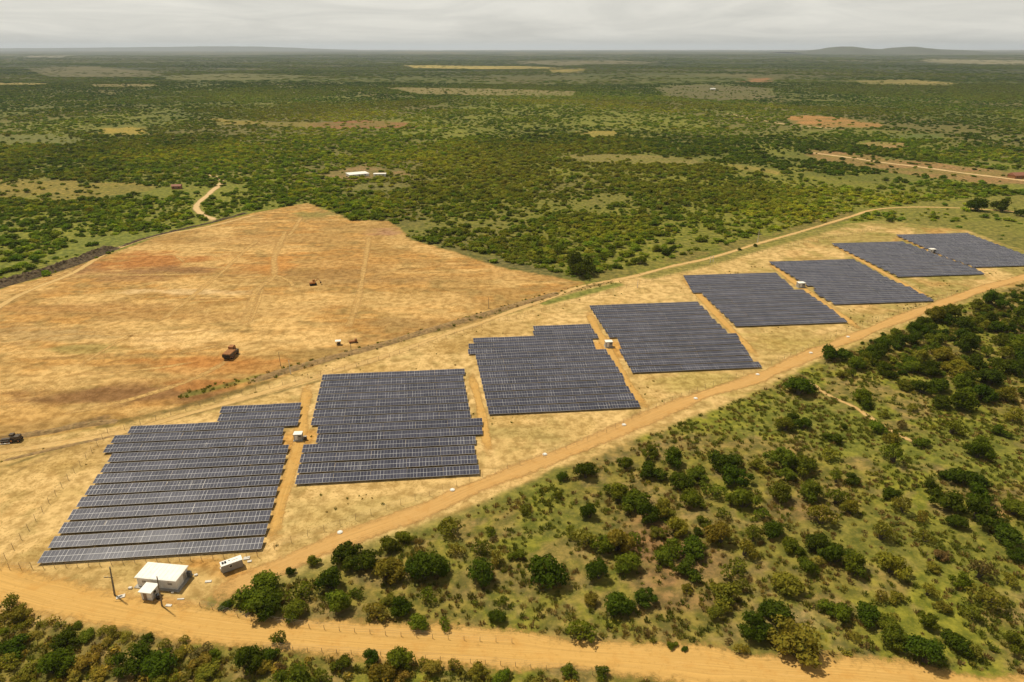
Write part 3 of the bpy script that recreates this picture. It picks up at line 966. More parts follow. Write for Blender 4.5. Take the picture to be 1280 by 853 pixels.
A2 = R(32)
tr = empty("site_cabin", (-70.1, 134.75, 0), A2, label="pale grey portable site cabin with roof hatches standing on the sand", cat="cabin")
MB().box((0, 0, 0.14), (4.7, 1.5, 0.14)).box((-1.8, -.6, .05), (.3, .3, .2)).box((1.8, -.6, .05), (.3, .3, .2)).box((-1.8, .6, .05), (.3, .3, .2)).box((1.8, .6, .05), (.3, .3, .2)).build("skid", M["darkmetal"], tr)
MB().box((0, 0, 1.28), (5.0, 1.9, 2.1), bev=0.05).build("body", M["greywall"], tr)
MB().box((0, 0, 2.39), (5.12, 2.02, 0.14), bev=0.04).build("roof", M["roof"], tr)
for x in (-1.95, -1.35):
    MB().box((x, 0.1, 2.50), (0.5, 0.9, 0.10), bev=.02).build("roof_hatch", M["glass"], tr)
MB().box((-.4, .3, 2.50), (0.3, 0.3, 0.12), bev=.02).box((.9, 0, 2.48), (1.4, .06, .06)).build("roof_vent", M["acgrey"], tr)
wf = MB().box((-.35, -0.965, 1.65), (0.8, 0.05, 0.75)).build("window", M["white"], tr)
MB().box((-.35, -0.995, 1.65), (0.66, 0.04, 0.62)).build("pane", M["glass"], wf)
MB().box((-2.62, 0.55, 0.5), (0.25, 0.7, 0.9), bev=.03).build("steps", M["slab"], tr)

# flat white things lying about the cabin and the hut
def sheet(px, py, sx, sy, rz, label, h=0.12, hole=False):
    x, y = at(px, py)
    t = empty("white_board", (x, y, 0), R(rz), label=label, cat="board")
    MB().box((0, 0, h / 2 + .03), (sx, sy, h), bev=.02).build("panel", M["slab"], t)
    if hole:
        MB().box((0.05, 0, h + .05), (sx * .34, sy * .42, .05)).build("opening", M["dark"], t)
    return t


sheet(308.5, 698.5, 1.5, 1.1, 12, "larger of two white boards lying at the end of the site cabin", .25)
sheet(312, 702.3, 1.0, .7, 15, "smaller of two white boards lying at the end of the site cabin", .2)
sheet(260.5, 727.5, 1.5, .7, 8, "white board lying alone between the white building and the site cabin", .2)
sheet(151, 746.5, 1.9, 1.1, 25, "white tray with a dark opening at the foot of the leaning pole", .22, True)
sheet(211, 757.5, 1.4, .7, -5, "white board lying flat at the foot of the pole beside the hut", .2)
sheet(226, 749.3, 1.6, .4, 5, "narrow white plank lying in front of the long white building", .14)
sheet(216, 741.5, .6, .4, 0, "small white block lying against the front of the long white building", .3)
sheet(163, 736, .8, .6, 0, "small white block between the leaning pole and the long white building", .4)
sheet(245, 719.5, .8, .6, 30, "small white block by the grey cabinet behind the white building", .3)


def pole(px, py, h, lean, arms, label, mat="pole", arm_mat="darkmetal", r=.17, tip=-.1):
    x, y = at(px, py)
    t = empty("utility_pole", (x, y, 0), R(lean), label=label, cat="utility pole", group="utility poles")
    MB().bar((0, 0, -.2), (tip, 0, h), r, r * .6, 8).build("shaft", M[mat], t)
    if arms:
        tx = tip * .64
        c = MB().box((tx - .8, 0, h * .64), (2.1, .12, .14)).build("crossarm", M[arm_mat], t)
        for k in (-1.7, -1.0, -.2):
            MB().bar((tx + k + .05, 0, h * .64 + .07), (tx + k + .05, 0, h * .64 + .3), .07, .05, 6).build("insulator", M["white"], c)
    return t


pole(143.5, 744.5, 8.6, 0, True, "leaning grey brown pole with a crossarm beside the dirt road", r=.24, tip=.8)
pole(202.6, 758, 8.9, 0, False, "bare brown pole standing at the corner of the small white hut", r=.2, tip=.6)
pole(351, 458, 6.4, 0, False, "thin dark pole on the dry verge near the rusty truck", r=.12)
pole(363.5, 468, 6.2, 0, False, "pale grey pole on the verge above the second panel block", mat="slab", r=.16)
pole(611, 386, 6.0, 0, False, "slim pole at the field edge above the third panel block", r=.13)
pole(946.7, 303.7, 8.6, 180, True, "tall pole with a crossarm beside the upper track above the panels", mat="slab", r=.2)
pole(439, 438, 3.2, 0, False, "short stub of a pole on the brown bank beyond the second panel block", r=.14)
pole(797, 360, 5.0, 0, False, "slim grey pole beside the upper track above the fourth panel block", mat="slab", r=.15)

g = empty("gate_posts", (*at(889.5, 328), 0), R(12), label="pair of pale upright posts joined by a bar on the upper grass verge", cat="gate")
for x in (-.95, .95):
    MB().box((x, 0, 2.0), (.22, .22, 4.0), bev=.02).build("post", M["slab"], g)
MB().box((0, 0, 3.5), (1.7, .12, .14)).build("bar", M["slab"], g)

# inverter cabins in the lanes
def inverter(px, py, rz, s, h, label):
    x, y = at(px, py)
    t = empty("inverter_cabin", (x, y, 0), R(rz), label=label, cat="cabin", group="white inverter cabins between the panel blocks")
    MB().box((0, 0, .12), (s + .5, s + .3, .24)).build("plinth", M["plinth"], t)
    MB().box((0, 0, .2 + h / 2), (s, s * .8, h), bev=.03).build("body", M["greywall"], t)
    MB().box((0, 0, .27 + h), (s + .25, s * .8 + .25, .14), bev=.03).build("roof", M["roof"], t)
    d = MB().box((-.2 * s, -s * .4 - .03, .2 + h * .46), (s * .36, .05, h * .8)).build("door", M["white"], t)
    MB().box((-.06 * s, -s * .4 - .075, .2 + h * .48), (.06, .05, .18)).build("handle", M["dark"], d)
    MB().box((.26 * s, -s * .4 - .03, .2 + h * .7), (s * .3, .05, h * .25)).build("vent", M["acgrey"], t)
    return t


inverter(373.5, 549.5, 4, 2.6, 2.2, "white roofed inverter cabin in the sandy lane beside the stepped panel block")
inverter(760.5, 433.5, 6, 3.0, 2.4, "white inverter cabin between the third and fourth panel blocks")
inverter(1000.5, 359, 6, 3.6, 2.4, "white inverter cabin between the two middle far panel blocks")
inverter(1164.5, 316, 6, 3.4, 2.2, "white inverter cabin tucked between the two farthest panel blocks")
bxs = empty("junction_box", (*at(369, 541), 0), 0, label="small brown box beside the nearest inverter cabin", cat="box")
bxs.location = (*at(382, 550), 0)
MB().box((0, 0, .7), (.9, .6, 1.3), bev=.03).build("case", M["darkmetal"], bxs)
MB().box((0, 0, 1.4), (1.0, .7, .08)).build("lid", M["plinth"], bxs)

# drain slabs along the access road
for i, (px, py, lb) in enumerate([(425, 666, "round white slab by the access road nearest the site cabin"), (565.5, 613, "white slab by the access road just below the second panel block"),
                                  (681, 568.5, "white slab by the access road below the third panel block"), (780, 531.5, "white slab where the sandy lane meets the access road"),
                                  (869.5, 498.5, "white slab by the access road below the front edge of the fourth block"), (947, 468.5, "white slab at the right corner of the fourth panel block by the road"),
                                  (1013.6, 441.5, "white slab by the road next to the round tree at the scrub corner"), (1060, 421.5, "white slab by the road below the right corner of the fifth block")]):
    x, y = at(px, py)
    t = empty("drain_slab", (x, y, 0), R(random.uniform(0, 60)), label=lb, cat="slab", group="white slabs along the access road")
    MB().bar((0, 0, -.05), (0, 0, .26), .8, .74, 14).build("slab", M["slab"], t)
    MB().bar((0, 0, .28), (0, 0, .36), .5, .46, 12).build("lid", M["roof"], t)


# ------------------------------------------------------------------ fences
def fence(pts, spacing, label, h=2.1, r=.042):
    line = smooth_line(poly(pts), .5)
    s = np.concatenate([[0], np.cumsum(np.linalg.norm(np.diff(line, axis=0), axis=1))])
    n = min(99, int(s[-1] / spacing))
    t = empty("wire_fence", (*line[0], 0), 0, label=label, cat="fence", group="wire fences round the solar plant")
    base = line[0]
    me = MB().box((0, 0, h / 2 - .1), (r * 2, r * 2, h + .2), top=.8).mesh("post")
    me.materials.append(M["post"])
    q = []
    for k in range(n + 1):
        d = s[-1] * k / n
        p = np.array([np.interp(d, s, line[:, 0]), np.interp(d, s, line[:, 1])]) - base
        q.append(p)
        o = link_mesh("post", me, None, t)
        o.location = (p[0], p[1], 0)
        o.rotation_euler = (R(random.uniform(-3, 3)), R(random.uniform(-3, 3)), 0)
    w = MB()
    for z in (.5, 1.0, 1.5, 2.0):
        for a, b_ in zip(q[:-1], q[1:]):
            w.bar((a[0], a[1], z), (b_[0], b_[1], z), .012, n=3)
    w.build("wire", M["wire"], t)


fence([(0, 712), (12, 693), (84, 602), (135, 542)], 3.8, "wire fence on thin posts along the outer edge of the stepped panel block")
fence([(12, 712), (113, 708.5), (180, 703.5), (246, 701), (322, 696)], 2.7, "wire fence on thin posts between the nearest panels and the white building")
fence([(322, 696), (380, 673), (500, 632), (612, 594), (740, 549), (832, 505), (965, 455), (1082, 406), (1200, 366)], 4.4, "long wire fence beside the access road below the panel blocks")
fence([(135, 542), (164, 535), (275, 501), (391, 472), (480, 449), (590, 413), (700, 384), (780, 361), (960, 314), (1100, 287)], 5.0, "long wire fence above the panel blocks facing the cleared field", 1.9, .05)
fence([(250, 758), (330, 778), (480, 794), (640, 804)], 3.4, "low wire fence along the scrub edge above the dirt road", 1.3, .05)
fence([(330, 812), (450, 819), (640, 833), (760, 846)], 3.2, "low wire fence along the lower edge of the dirt road", 1.3, .05)


# ------------------------------------------------------------------ vehicles and plant
def wheel(t, x, y, r, w, name="wheel"):
    o = MB().bar((x, y - w / 2, r), (x, y + w / 2, r), r, r, 16).build(name, M["tyre"], t)
    MB().bar((x, y - w / 2 - .015, r), (x, y + w / 2 + .015, r), r * .5, r * .5, 12).build("rim", M["rust"], o)


tk = empty("dump_truck", (*at(289, 446), 0), R(84), label="rust brown dump truck parked alone on the cleared sandy field", cat="truck")
tk.scale = (.86, .86, .86)   # x runs forward, tail at -x
MB().box((.4, 0, 1.1), (8.6, 1.4, .35)).build("chassis", M["darkmetal"], tk)
for x in (-2.6, -1.0, 3.4):
    for y in (-1.75, 1.75):
        wheel(tk, x, y, .85, .75)
bd = MB().side([(-4.4, 1.35), (1.6, 1.35), (1.6, 3.2), (-4.4, 2.9)], -2.1, 2.1)
bd.build("dump_body", M["rust"], tk)
MB().box((-4.47, 0, 2.1), (.12, 4.0, 1.45)).build("tailgate", M["dark"], tk)
ld = MB().box((-1.4, 0, 3.12), (5.7, 3.95, .22), bev=.05)
for i in range(4):
    ld.box((-3.6 + i * 1.45, 0, 3.26), (.12, 3.9, .1))
ld.build("bed_cover", M["rust"], tk)
MB().box((-1.4, -2.15, 2.35), (5.8, .12, 1.2)).build("side_board", M["darkmetal"], tk)
cb = MB().side([(1.9, 1.3), (5.0, 1.3), (5.0, 3.2), (4.5, 4.5), (1.9, 4.3)], -.4, 2.0).build("cab", M["rust"], tk)
MB().box((4.83, .8, 3.75), (.06, 2.0, .6)).build("windscreen", M["glass"], cb)
MB().box((3.2, -1.25, 1.9), (2.6, 1.5, 1.3), bev=.06).build("engine_hood", M["darkmetal"], tk)
MB().bar((2.3, -.75, 2.2), (2.3, -.75, 4.5), .16, .12, 8).build("exhaust_stack", M["darkmetal"], tk)

ex = empty("excavator", (*at(391.5, 356.5), 0), R(20), label="small orange excavator working in the middle of the cleared field", cat="excavator")
for y in (-1.0, 1.0):
    MB().side([(-1.7, .1), (1.7, .1), (2.0, .5), (1.7, .9), (-1.7, .9), (-2.0, .5)], y - .3, y + .3).build("track", M["tyre"], ex)
MB().box((-.3, 0, 1.45), (3.0, 2.3, .9), bev=.1).build("body", M["digger"], ex)
cb = MB().box((.5, .6, 2.35), (1.3, 1.0, 1.3), bev=.08, top=.9).build("cab", M["digger"], ex)
MB().box((1.16, .6, 2.45), (.04, .8, .7)).build("window", M["glass"], cb)
MB().bar((.9, -.3, 1.7), (2.9, -.3, 3.6), .22, .18, 6).build("boom", M["digger"], ex)
MB().bar((2.9, -.3, 3.6), (4.1, -.3, 1.6), .16, .12, 6).build("stick", M["digger"], ex)
MB().side([(3.7, 1.6), (4.5, 1.5), (4.4, .7), (3.8, .8)], -.8, .2).build("bucket", M["darkmetal"], ex)

sh = empty("shelter", (*at(423, 431), 0), R(10), label="small white topped shelter standing at the lower edge of the cleared field", cat="shelter")
for x in (-.9, .9):
    for y in (-.7, .7):
        MB().box((x, y, .9), (.12, .12, 1.8)).build("post", M["darkmetal"], sh)
MB().box((0, 0, 1.9), (2.5, 2.0, .16), bev=.04).build("roof", M["roof"], sh)
MB().box((0.1, 0.1, .55), (1.3, .9, 1.0), bev=.05).build("crate", M["darkmetal"], sh)

cr_ = empty("utility_truck", (*at(441, 428.5), 0), R(18), label="small brown vehicle beside the white topped shelter on the field", cat="vehicle")
MB().box((-.4, 0, .75), (2.6, 1.5, .5), bev=.05).build("bed", M["rust"], cr_)
cbn = MB().side([(.9, .5), (2.0, .5), (2.0, 1.0), (1.7, 1.7), (.9, 1.7)], -.72, .72).build("cab", M["soilload"], cr_)
MB().box((1.87, 0, 1.4), (.06, 1.1, .4)).build("windscreen", M["glass"], cbn)
for x in (-1.1, 1.4):
    for y in (-.7, .7):
        wheel(cr_, x, y, .36, .25)

wt = empty("tank_trailer", (*at(10.5, 553), 0), R(12), label="low dark trailer beside the boxy dark machine at the track edge", cat="trailer")
MB().box((0, 0, .75), (4.6, 1.8, .35), bev=.05).build("deck", M["darkmetal"], wt)
MB().box((-.3, .2, 1.15), (3.4, 1.2, .5), bev=.15).build("tank", M["darkmetal"], wt)
for x in (-1.3, .2):
    for y in (-.95, .95):
        wheel(wt, x, y, .45, .3)
MB().bar((2.3, 0, .7), (3.4, 0, .6), .08, .06, 6).build("drawbar", M["darkmetal"], wt)
MB().box((-.6, -1.25, .25), (3.2, .3, .16)).build("plank", M["slab"], wt)

mc = empty("tractor", (*at(20.5, 551.5), 0), R(10), label="boxy dark brown machine with a raised hood next to the low trailer", cat="tractor")
MB().box((.2, 0, 1.35), (2.7, 2.0, 1.5), bev=.08).build("body", M["darkmetal"], mc)
MB().box((-.9, .3, 2.4), (1.3, 1.5, .7), bev=.06).build("cab", M["darkmetal"], mc)
MB().box((-1.56, .3, 2.45), (.04, 1.2, .45)).build("window", M["glass"], mc)
for x, r in ((-.9, .75), (1.2, .55)):
    for y in (-1.05, 1.05):
        wheel(mc, x, y, r, .35)
MB().bar((1.1, 0, 2.1), (1.1, 0, 2.9), .07, .06, 6).build("exhaust_stack", M["darkmetal"], mc)


# ------------------------------------------------------------------ far houses
def house(px, py, sx, sy, h, rz, roofm, wallm, label, name="farm_house", flat=False):
    x, y = at(px, py)
    t = empty(name, (x, y, float(gz(x, y))), R(rz), label=label, cat="house" if not flat else "shed")
    MB().box((0, 0, h / 2), (sx, sy, h)).build("wall", M[wallm], t)
    rr = MB()
    if flat:
        rr.side([(-sx / 2 - .4, h + .02), (sx / 2 + .4, h + .02), (sx / 2 + .4, h + .25), (-sx / 2 - .4, h + .25)], -sy / 2 - .4, sy / 2 + .4)
    else:
        b = rr
        ov, rh = .5, sy * .28
        b.v += [(-sx / 2 - ov, -sy / 2 - ov, h), (sx / 2 + ov, -sy / 2 - ov, h), (sx / 2 + ov, sy / 2 + ov, h), (-sx / 2 - ov, sy / 2 + ov, h),
                (-sx / 2 - ov, 0, h + rh), (sx / 2 + ov, 0, h + rh)]
        b.f += [(0, 1, 5, 4), (2, 3, 4, 5), (1, 2, 5), (3, 0, 4), (3, 2, 1, 0)]
    rr.build("roof", M[roofm], t)
    MB().box((0, -sy / 2 - .03, 1.05), (1.0, .06, 2.1)).build("door", M["door"], t)
    for xx in (-sx * .3, sx * .3):
        MB().box((xx, -sy / 2 - .03, 1.6), (1.1, .06, .9)).build("window", M["glass"], t)
    return t


house(221.5, 236, 8, 5, 2.7, 8, "tile", "tile", "small red roofed farmhouse among trees near the white sand path")
house(447, 220, 20, 14, 2.6, 28, "roof", "white", "long white roofed shed in the pale clearing beyond the cleared field", "farm_shed", True)
house(475, 220.5, 12, 5, 2.6, 4, "roof", "white", "small narrow white shed right of the long white roofed shed", "farm_shed", True)
house(1271, 222.5, 14, 9, 3, 10, "tile", "soilload", "red brown house beside the tan road in the far right trees")
house(891, 111, 15, 8, 3.4, 5, "roof", "white", "tiny white farmhouse far out on the grey open plain")


# ------------------------------------------------------------------ windrow of cleared brush, earth bank
def bank(name, pts, w, h, mat, label=None, kind=None, cat=None, seed=3, rough=1.0):
    line = smooth_line(poly(pts), .7)
    tan = np.gradient(line, axis=0); tan /= np.linalg.norm(tan, axis=1)[:, None]
    nrm = np.stack([-tan[:, 1], tan[:, 0]], 1)
    k = 17
    q = np.linspace(-1, 1, k)
    P = line[:, None] + nrm[:, None] * (q[None, :, None] * w / 2)
    X, Y = P[..., 0], P[..., 1]
    prof = np.clip(1 - q ** 2, 0, 1)[None]
    endf = np.minimum(1, np.minimum(np.arange(len(line)), np.arange(len(line))[::-1]) / 8)[:, None]
    nz = fbm(X / 3.5, Y / 3.5, seed, 3) * .9 + fbm(X / 1.1, Y / 1.1, seed + 5, 3) * .8 * rough
    Z = h * prof * endf * np.clip(nz - .25, .1, 2) - .05
    idx = np.arange(X.size).reshape(X.shape)
    F = np.stack([idx[:-1, :-1], idx[1:, :-1], idx[1:, 1:], idx[:-1, 1:]], -1).reshape(-1, 4)
    me = np_mesh(name, np.stack([X, Y, Z], -1).reshape(-1, 3), F[:, ::-1], False)
    return props(link_mesh(name, me, mat), label=label, kind=kind, cat=cat)


M["brush"] = simple("dead_brush", (0.110, 0.072, 0.032), 0.95, 0.6, 0.7, bump=.5, dirt=(0.15, 0.125, 0.035, 0.8))
M["bankm"] = simple("dry_bank", (0.29, 0.180, 0.066), 0.95, 0.4, 0.6, bump=.5, dirt=(0.16, 0.130, 0.032, 0.8))
bank("brush_windrow", [(-90, 392), (-30, 366), (30, 348), (80, 333), (125, 316), (142, 309)], 13, 3.6, M["brush"], kind="stuff", label="long dark windrow of dead brush along the field edge")
bank("brush_windrow", [(150, 309), (190, 296), (262, 279), (310, 266)], 3.2, 1.3, M["brush"], kind="stuff", label="thin dark line of brush along the upper field edge")
bank("earth_bank", [(312, 477), (340, 469), (370, 460), (420, 446), (478, 431), (520, 418), (575, 402), (640, 383), (700, 366)], 5.6, 1.1, M["bankm"], kind="structure")
bank("earth_bank", [(20, 545), (60, 540), (100, 532), (150, 526)], 4.0, 1.1, M["bankm"], kind="structure")
bank("earth_bank", [(0, 577), (60, 563), (150, 543)], 2.2, .5, M["bankm"], kind="structure")


# ------------------------------------------------------------------ foliage
def crown_mesh(seed, n, leaf, nl=14, flat=1.0, lob=(.13, .22), core=True):
    """bush crown of unit width: many small leaf sprays on the lobes of an uneven dome"""
    r = np.random.default_rng(seed)
    c = np.empty((nl, 3)); rad = r.uniform(*lob, nl)
    ncl = max(2, nl // 5)
    cl = [(r.uniform(0, 2 * np.pi), math.sqrt(r.uniform(0.1, 1)) * .26) for _ in range(ncl)]
    for i in range(nl):
        ca, cq = cl[i % ncl]
        ox, oy = math.cos(ca) * cq + r.normal(0, .11), math.sin(ca) * cq + r.normal(0, .11)
        a, q = math.atan2(oy, ox), min(.40, math.hypot(ox, oy))
        c[i] = (math.cos(a) * q * r.uniform(.75, 1.25), math.sin(a) * q * r.uniform(.7, 1.1), (.20 + r.uniform(0, .30) * (1 - (q / .4) ** 2)) * flat)
    w = rad ** 2 / (rad ** 2).sum()
    li = r.choice(nl, n, p=w)
    d = r.normal(size=(n, 3)); d[:, 2] = d[:, 2] * .9 + .25
    d /= np.linalg.norm(d, axis=1)[:, None]
    p = c[li] + d * (rad[li] * r.uniform(.70, 1.10, n) * np.where(r.uniform(size=n) < .12, 1.28, 1))[:, None] * np.array([1, 1, .85 * flat])
    keep = np.ones(n, bool)
    for j in range(nl):
        keep &= (np.linalg.norm(p - c[j], axis=1) > .72 * rad[j]) | (li == j)
    keep &= p[:, 2] > .02
    p, d, li = p[keep], d[keep], li[keep]
    n = len(p)
    nn = d + r.normal(size=(n, 3)) * .55
    nn /= np.linalg.norm(nn, axis=1)[:, None]
    t = np.cross(nn, r.normal(size=(n, 3))); t /= np.linalg.norm(t, axis=1)[:, None]
    b = np.cross(nn, t)
    s = leaf * r.uniform(.5, 1.35, n)[:, None]
    V = np.stack([p + t * s, p + b * s * .62, p - t * s, p - b * s * .62], 1).reshape(-1, 3)
    F = np.arange(4 * n).reshape(n, 4)
    lv = np.clip(r.uniform(0, 1, nl)[li] * .55 + r.uniform(0, 1, n) * .45, 0, 1)
    var = np.repeat(lv, 4)
    if core:
        G = (1 + 5 ** .5) / 2
        ico = np.array([(-1, G, 0), (1, G, 0), (-1, -G, 0), (1, -G, 0), (0, -1, G), (0, 1, G), (0, -1, -G), (0, 1, -G), (G, 0, -1), (G, 0, 1), (-G, 0, -1), (-G, 0, 1)])
        ico /= np.linalg.norm(ico[0])
        fi = np.array([(0, 11, 5), (0, 5, 1), (0, 1, 7), (0, 7, 10), (0, 10, 11), (1, 5, 9), (5, 11, 4), (11, 10, 2), (10, 7, 6), (7, 1, 8), (3, 9, 4), (3, 4, 2), (3, 2, 6), (3, 6, 8), (3, 8, 9), (4, 9, 5), (2, 4, 11), (6, 2, 10), (8, 6, 7), (9, 8, 1)])
        for j in range(nl):
            q = c[j] + ico * rad[j] * .66 * r.uniform(.8, 1.15, (12, 1)) * np.array([1, 1, .8 * flat])
            o = len(V)
            V = np.vstack([V, q])
            tri = fi + o
            F = np.vstack([F, np.stack([tri[:, 0], tri[:, 1], tri[:, 2], tri[:, 2]], 1)]) if False else F
            extra.append((tri, r.uniform(0, .4))) if False else None
            # four-sided faces only: pair the triangle with its own midpoint
            mids = (V[tri[:, 0]] + V[tri[:, 2]]) / 2
            mo = len(V)
            V = np.vstack([V, mids])
            F = np.vstack([F, np.stack([tri[:, 0], tri[:, 1], tri[:, 2], mo + np.arange(20)], 1)])
            var = np.concatenate([var, np.full(12 + 20, r.uniform(.1, .5))])
    me = np_mesh("crown", V, F, False)
    vattr(me, "leafvar", var)
    me.materials.append(M["leaf"])
    return me, c, rad


def trunk_mesh(c, rad, seed):
    r = random.Random(seed)
    b = MB()
    for i in sorted(range(len(c)), key=lambda i: -rad[i])[:6]:
        q = c[i]
        a0 = (q[0] * .1 + r.uniform(-.02, .02), q[1] * .1 + r.uniform(-.02, .02), -.02)
        mid = (q[0] * .5 + r.uniform(-.03, .03), q[1] * .5 + r.uniform(-.03, .03), q[2] * .55)
        b.bar(a0, mid, .022, .014, 6).bar(mid, tuple(q), .014, .006, 5)
    me = b.mesh("trunk")
    me.materials.append(M["bark"])
    return me


PROTO = []
for s_, args in enumerate([(2600, .034, 22, 1.0, (.08, .19)), (2400, .036, 15, 1.1, (.10, .20)), (2600, .034, 26, .8, (.07, .17)), (2200, .036, 14, 1.2, (.09, .20)), (1200, .036, 18, .9, (.08, .16)),
                           (2400, .034, 24, .95, (.08, .18)), (1000, .034, 14, 1.15, (.08, .17)), (2600, .034, 30, .9, (.06, .16)), (2000, .036, 18, 1.05, (.09, .21)), (900, .036, 20, .85, (.07, .14))]):
    me, c, rad = crown_mesh(100 + s_, *args, core=s_ not in (4, 6, 9))
    PROTO.append((me, trunk_mesh(c, rad, s_)))

TONES = dict(d=(0.058, 0.084, 0.007), m=(0.112, 0.136, 0.012), o=(0.180, 0.166, 0.020), y=(0.26, 0.20, 0.032), b=(0.15, 0.11, 0.036))
TONE_WORDS = dict(d="dark green", m="mid green", o="olive", y="yellowish", b="brownish")

trees = []  # (px, py, width px, tone): crown centres in the photograph


def add(zx0, zy0, k, lst):
    for a in lst:
        trees.append((zx0 + a[0] / k, zy0 + a[1] / k, a[2] / k, a[3]))


add(240, 640, 3.2, [(290, 285, 110, 'm'), (250, 350, 150, 'm'), (310, 385, 100, 'd'), (415, 395, 95, 'm'), (390, 235, 42, 'd'), (430, 310, 115, 'm'), (485, 190, 58, 'm'), (560, 280, 115, 'd'), (610, 160, 115, 'd'),
                    (680, 200, 125, 'd'), (785, 130, 80, 'm'), (848, 98, 70, 'm'), (575, 370, 120, 'm'), (770, 240, 120, 'o'), (660, 320, 60, 'm'), (735, 400, 105, 'o'), (830, 372, 85, 'd'), (788, 350, 66, 'o'),
                    (910, 440, 80, 'm'), (1003, 440, 70, 'm'), (930, 225, 150, 'd'), (1000, 215, 90, 'd'), (945, 330, 95, 'm'), (1035, 55, 110, 'o'), (1060, 150, 80, 'o'), (1150, 140, 90, 'm'), (1165, 245, 115, 'd'), (1220, 420, 68, 'd'),
                    (1250, 355, 60, 'm'), (1190, 80, 60, 'm'), (135, 368, 48, 'd'), (1215, 180, 70, 'o'), (360, 508, 76, 'm'), (705, 578, 66, 'd'), (600, 606, 76, 'm'), (820, 605, 100, 'm'), (930, 595, 56, 'o'), (300, 570, 82, 'd'),
                    (210, 605, 110, 'd'), (40, 590, 72, 'y'), (410, 660, 120, 'm'), (510, 665, 80, 'm'), (730, 650, 60, 'o'), (1040, 615, 70, 'o'), (1150, 640, 90, 'o'), (1240, 655, 70, 'm'), (85, 575, 46, 'm')])
add(640, 560, 2.9125, [(270, 90, 85, 'd'), (190, 105, 45, 'd'), (410, 60, 60, 'm'), (510, 80, 95, 'd'), (600, 35, 90, 'd'), (680, 95, 90, 'm'), (770, 45, 110, 'd'), (815, 100, 110, 'd'), (740, 150, 95, 'm'), (650, 180, 90, 'm'),
                       (615, 120, 80, 'd'), (900, 60, 60, 'o'), (380, 165, 100, 'm'), (445, 185, 115, 'm'), (480, 240, 90, 'd'), (285, 238, 70, 'd'), (560, 220, 80, 'o'), (845, 190, 100, 'm'), (770, 240, 60, 'm'), (690, 270, 50, 'm'),
                       (590, 290, 80, 'o'), (530, 305, 60, 'o'), (680, 300, 42, 'd'), (210, 300, 60, 'o'), (265, 325, 100, 'o'), (330, 355, 90, 'm'), (380, 350, 100, 'o'), (440, 330, 80, 'm'), (425, 425, 92, 'm'), (320, 455, 88, 'd'),
                       (765, 320, 100, 'o'), (845, 370, 82, 'o'), (660, 355, 112, 'd'), (595, 360, 90, 'm'), (550, 390, 80, 'm'), (645, 440, 92, 'd'), (810, 430, 112, 'm'), (780, 535, 105, 'o'), (845, 500, 62, 'o'), (130, 445, 145, 'd'),
                       (298, 550, 55, 'o'), (375, 565, 100, 'd'), (480, 540, 92, 'd'), (435, 580, 60, 'd'), (255, 670, 115, 'm'), (750, 605, 60, 'o'), (875, 640, 110, 'd'), (922, 585, 64, 'd'), (170, 175, 40, 'm'), (50, 225, 62, 'm'),
                       (20, 390, 55, 'm'), (582, 715, 36, 'm'), (630, 730, 24, 'd'), (830, 735, 60, 'o'), (500, 15, 60, 'm'), (880, 320, 80, 'm'), (920, 240, 60, 'm'), (640, 510, 44, 'o'), (210, 810, 60, 'm'), (330, 820, 62, 'm')])
add(960, 560, 2.9125, [(55, 40, 110, 'm'), (135, 60, 100, 'm'), (70, 95, 70, 'm'), (230, 20, 80, 'o'), (465, 30, 84, 'm'), (770, 15, 72, 'd'), (250, 110, 62, 'm'), (300, 112, 50, 'd'), (170, 160, 95, 'm'), (245, 180, 90, 'm'), (305, 225, 62, 'o'),
                       (200, 250, 100, 'o'), (50, 165, 82, 'm'), (445, 160, 60, 'd'), (500, 215, 82, 'o'), (560, 245, 50, 'o'), (585, 145, 56, 'd'), (695, 95, 90, 'd'), (750, 110, 90, 'd'), (660, 190, 82, 'd'), (755, 165, 72, 'd'), (765, 235, 100, 'd'),
                       (690, 270, 62, 'd'), (410, 310, 82, 'o'), (575, 325, 62, 'o'), (870, 305, 95, 'd'), (900, 220, 72, 'm'), (912, 390, 52, 'd'), (80, 350, 72, 'm'), (25, 300, 72, 'd'), (110, 378, 50, 'd'), (190, 355, 82, 'd'), (250, 390, 92, 'd'),
                       (330, 420, 92, 'm'), (140, 430, 72, 'm'), (450, 430, 92, 'o'), (600, 430, 50, 'o'), (700, 480, 52, 'm'), (770, 450, 82, 'b'), (805, 540, 112, 'o'), (750, 605, 64, 'm'), (70, 490, 100, 'o'), (178, 405, 52, 'y'), (250, 590, 92, 'm'),
                       (365, 600, 100, 'd'), (440, 640, 84, 'm'), (455, 690, 90, 'm'), (580, 628, 72, 'm'), (692, 705, 84, 'd'), (580, 758, 105, 'd'), (115, 690, 150, 'o'), (30, 600, 112, 'd'), (890, 712, 64, 'm'), (325, 690, 50, 'o'), (410, 540, 62, 'o'),
                       (470, 545, 50, 'o'), (5, 665, 60, 'd'), (640, 580, 50, 'o'), (880, 480, 60, 'o'), (580, 520, 60, 'o'), (620, 390, 46, 'b'), (760, 745, 60, 'o')])
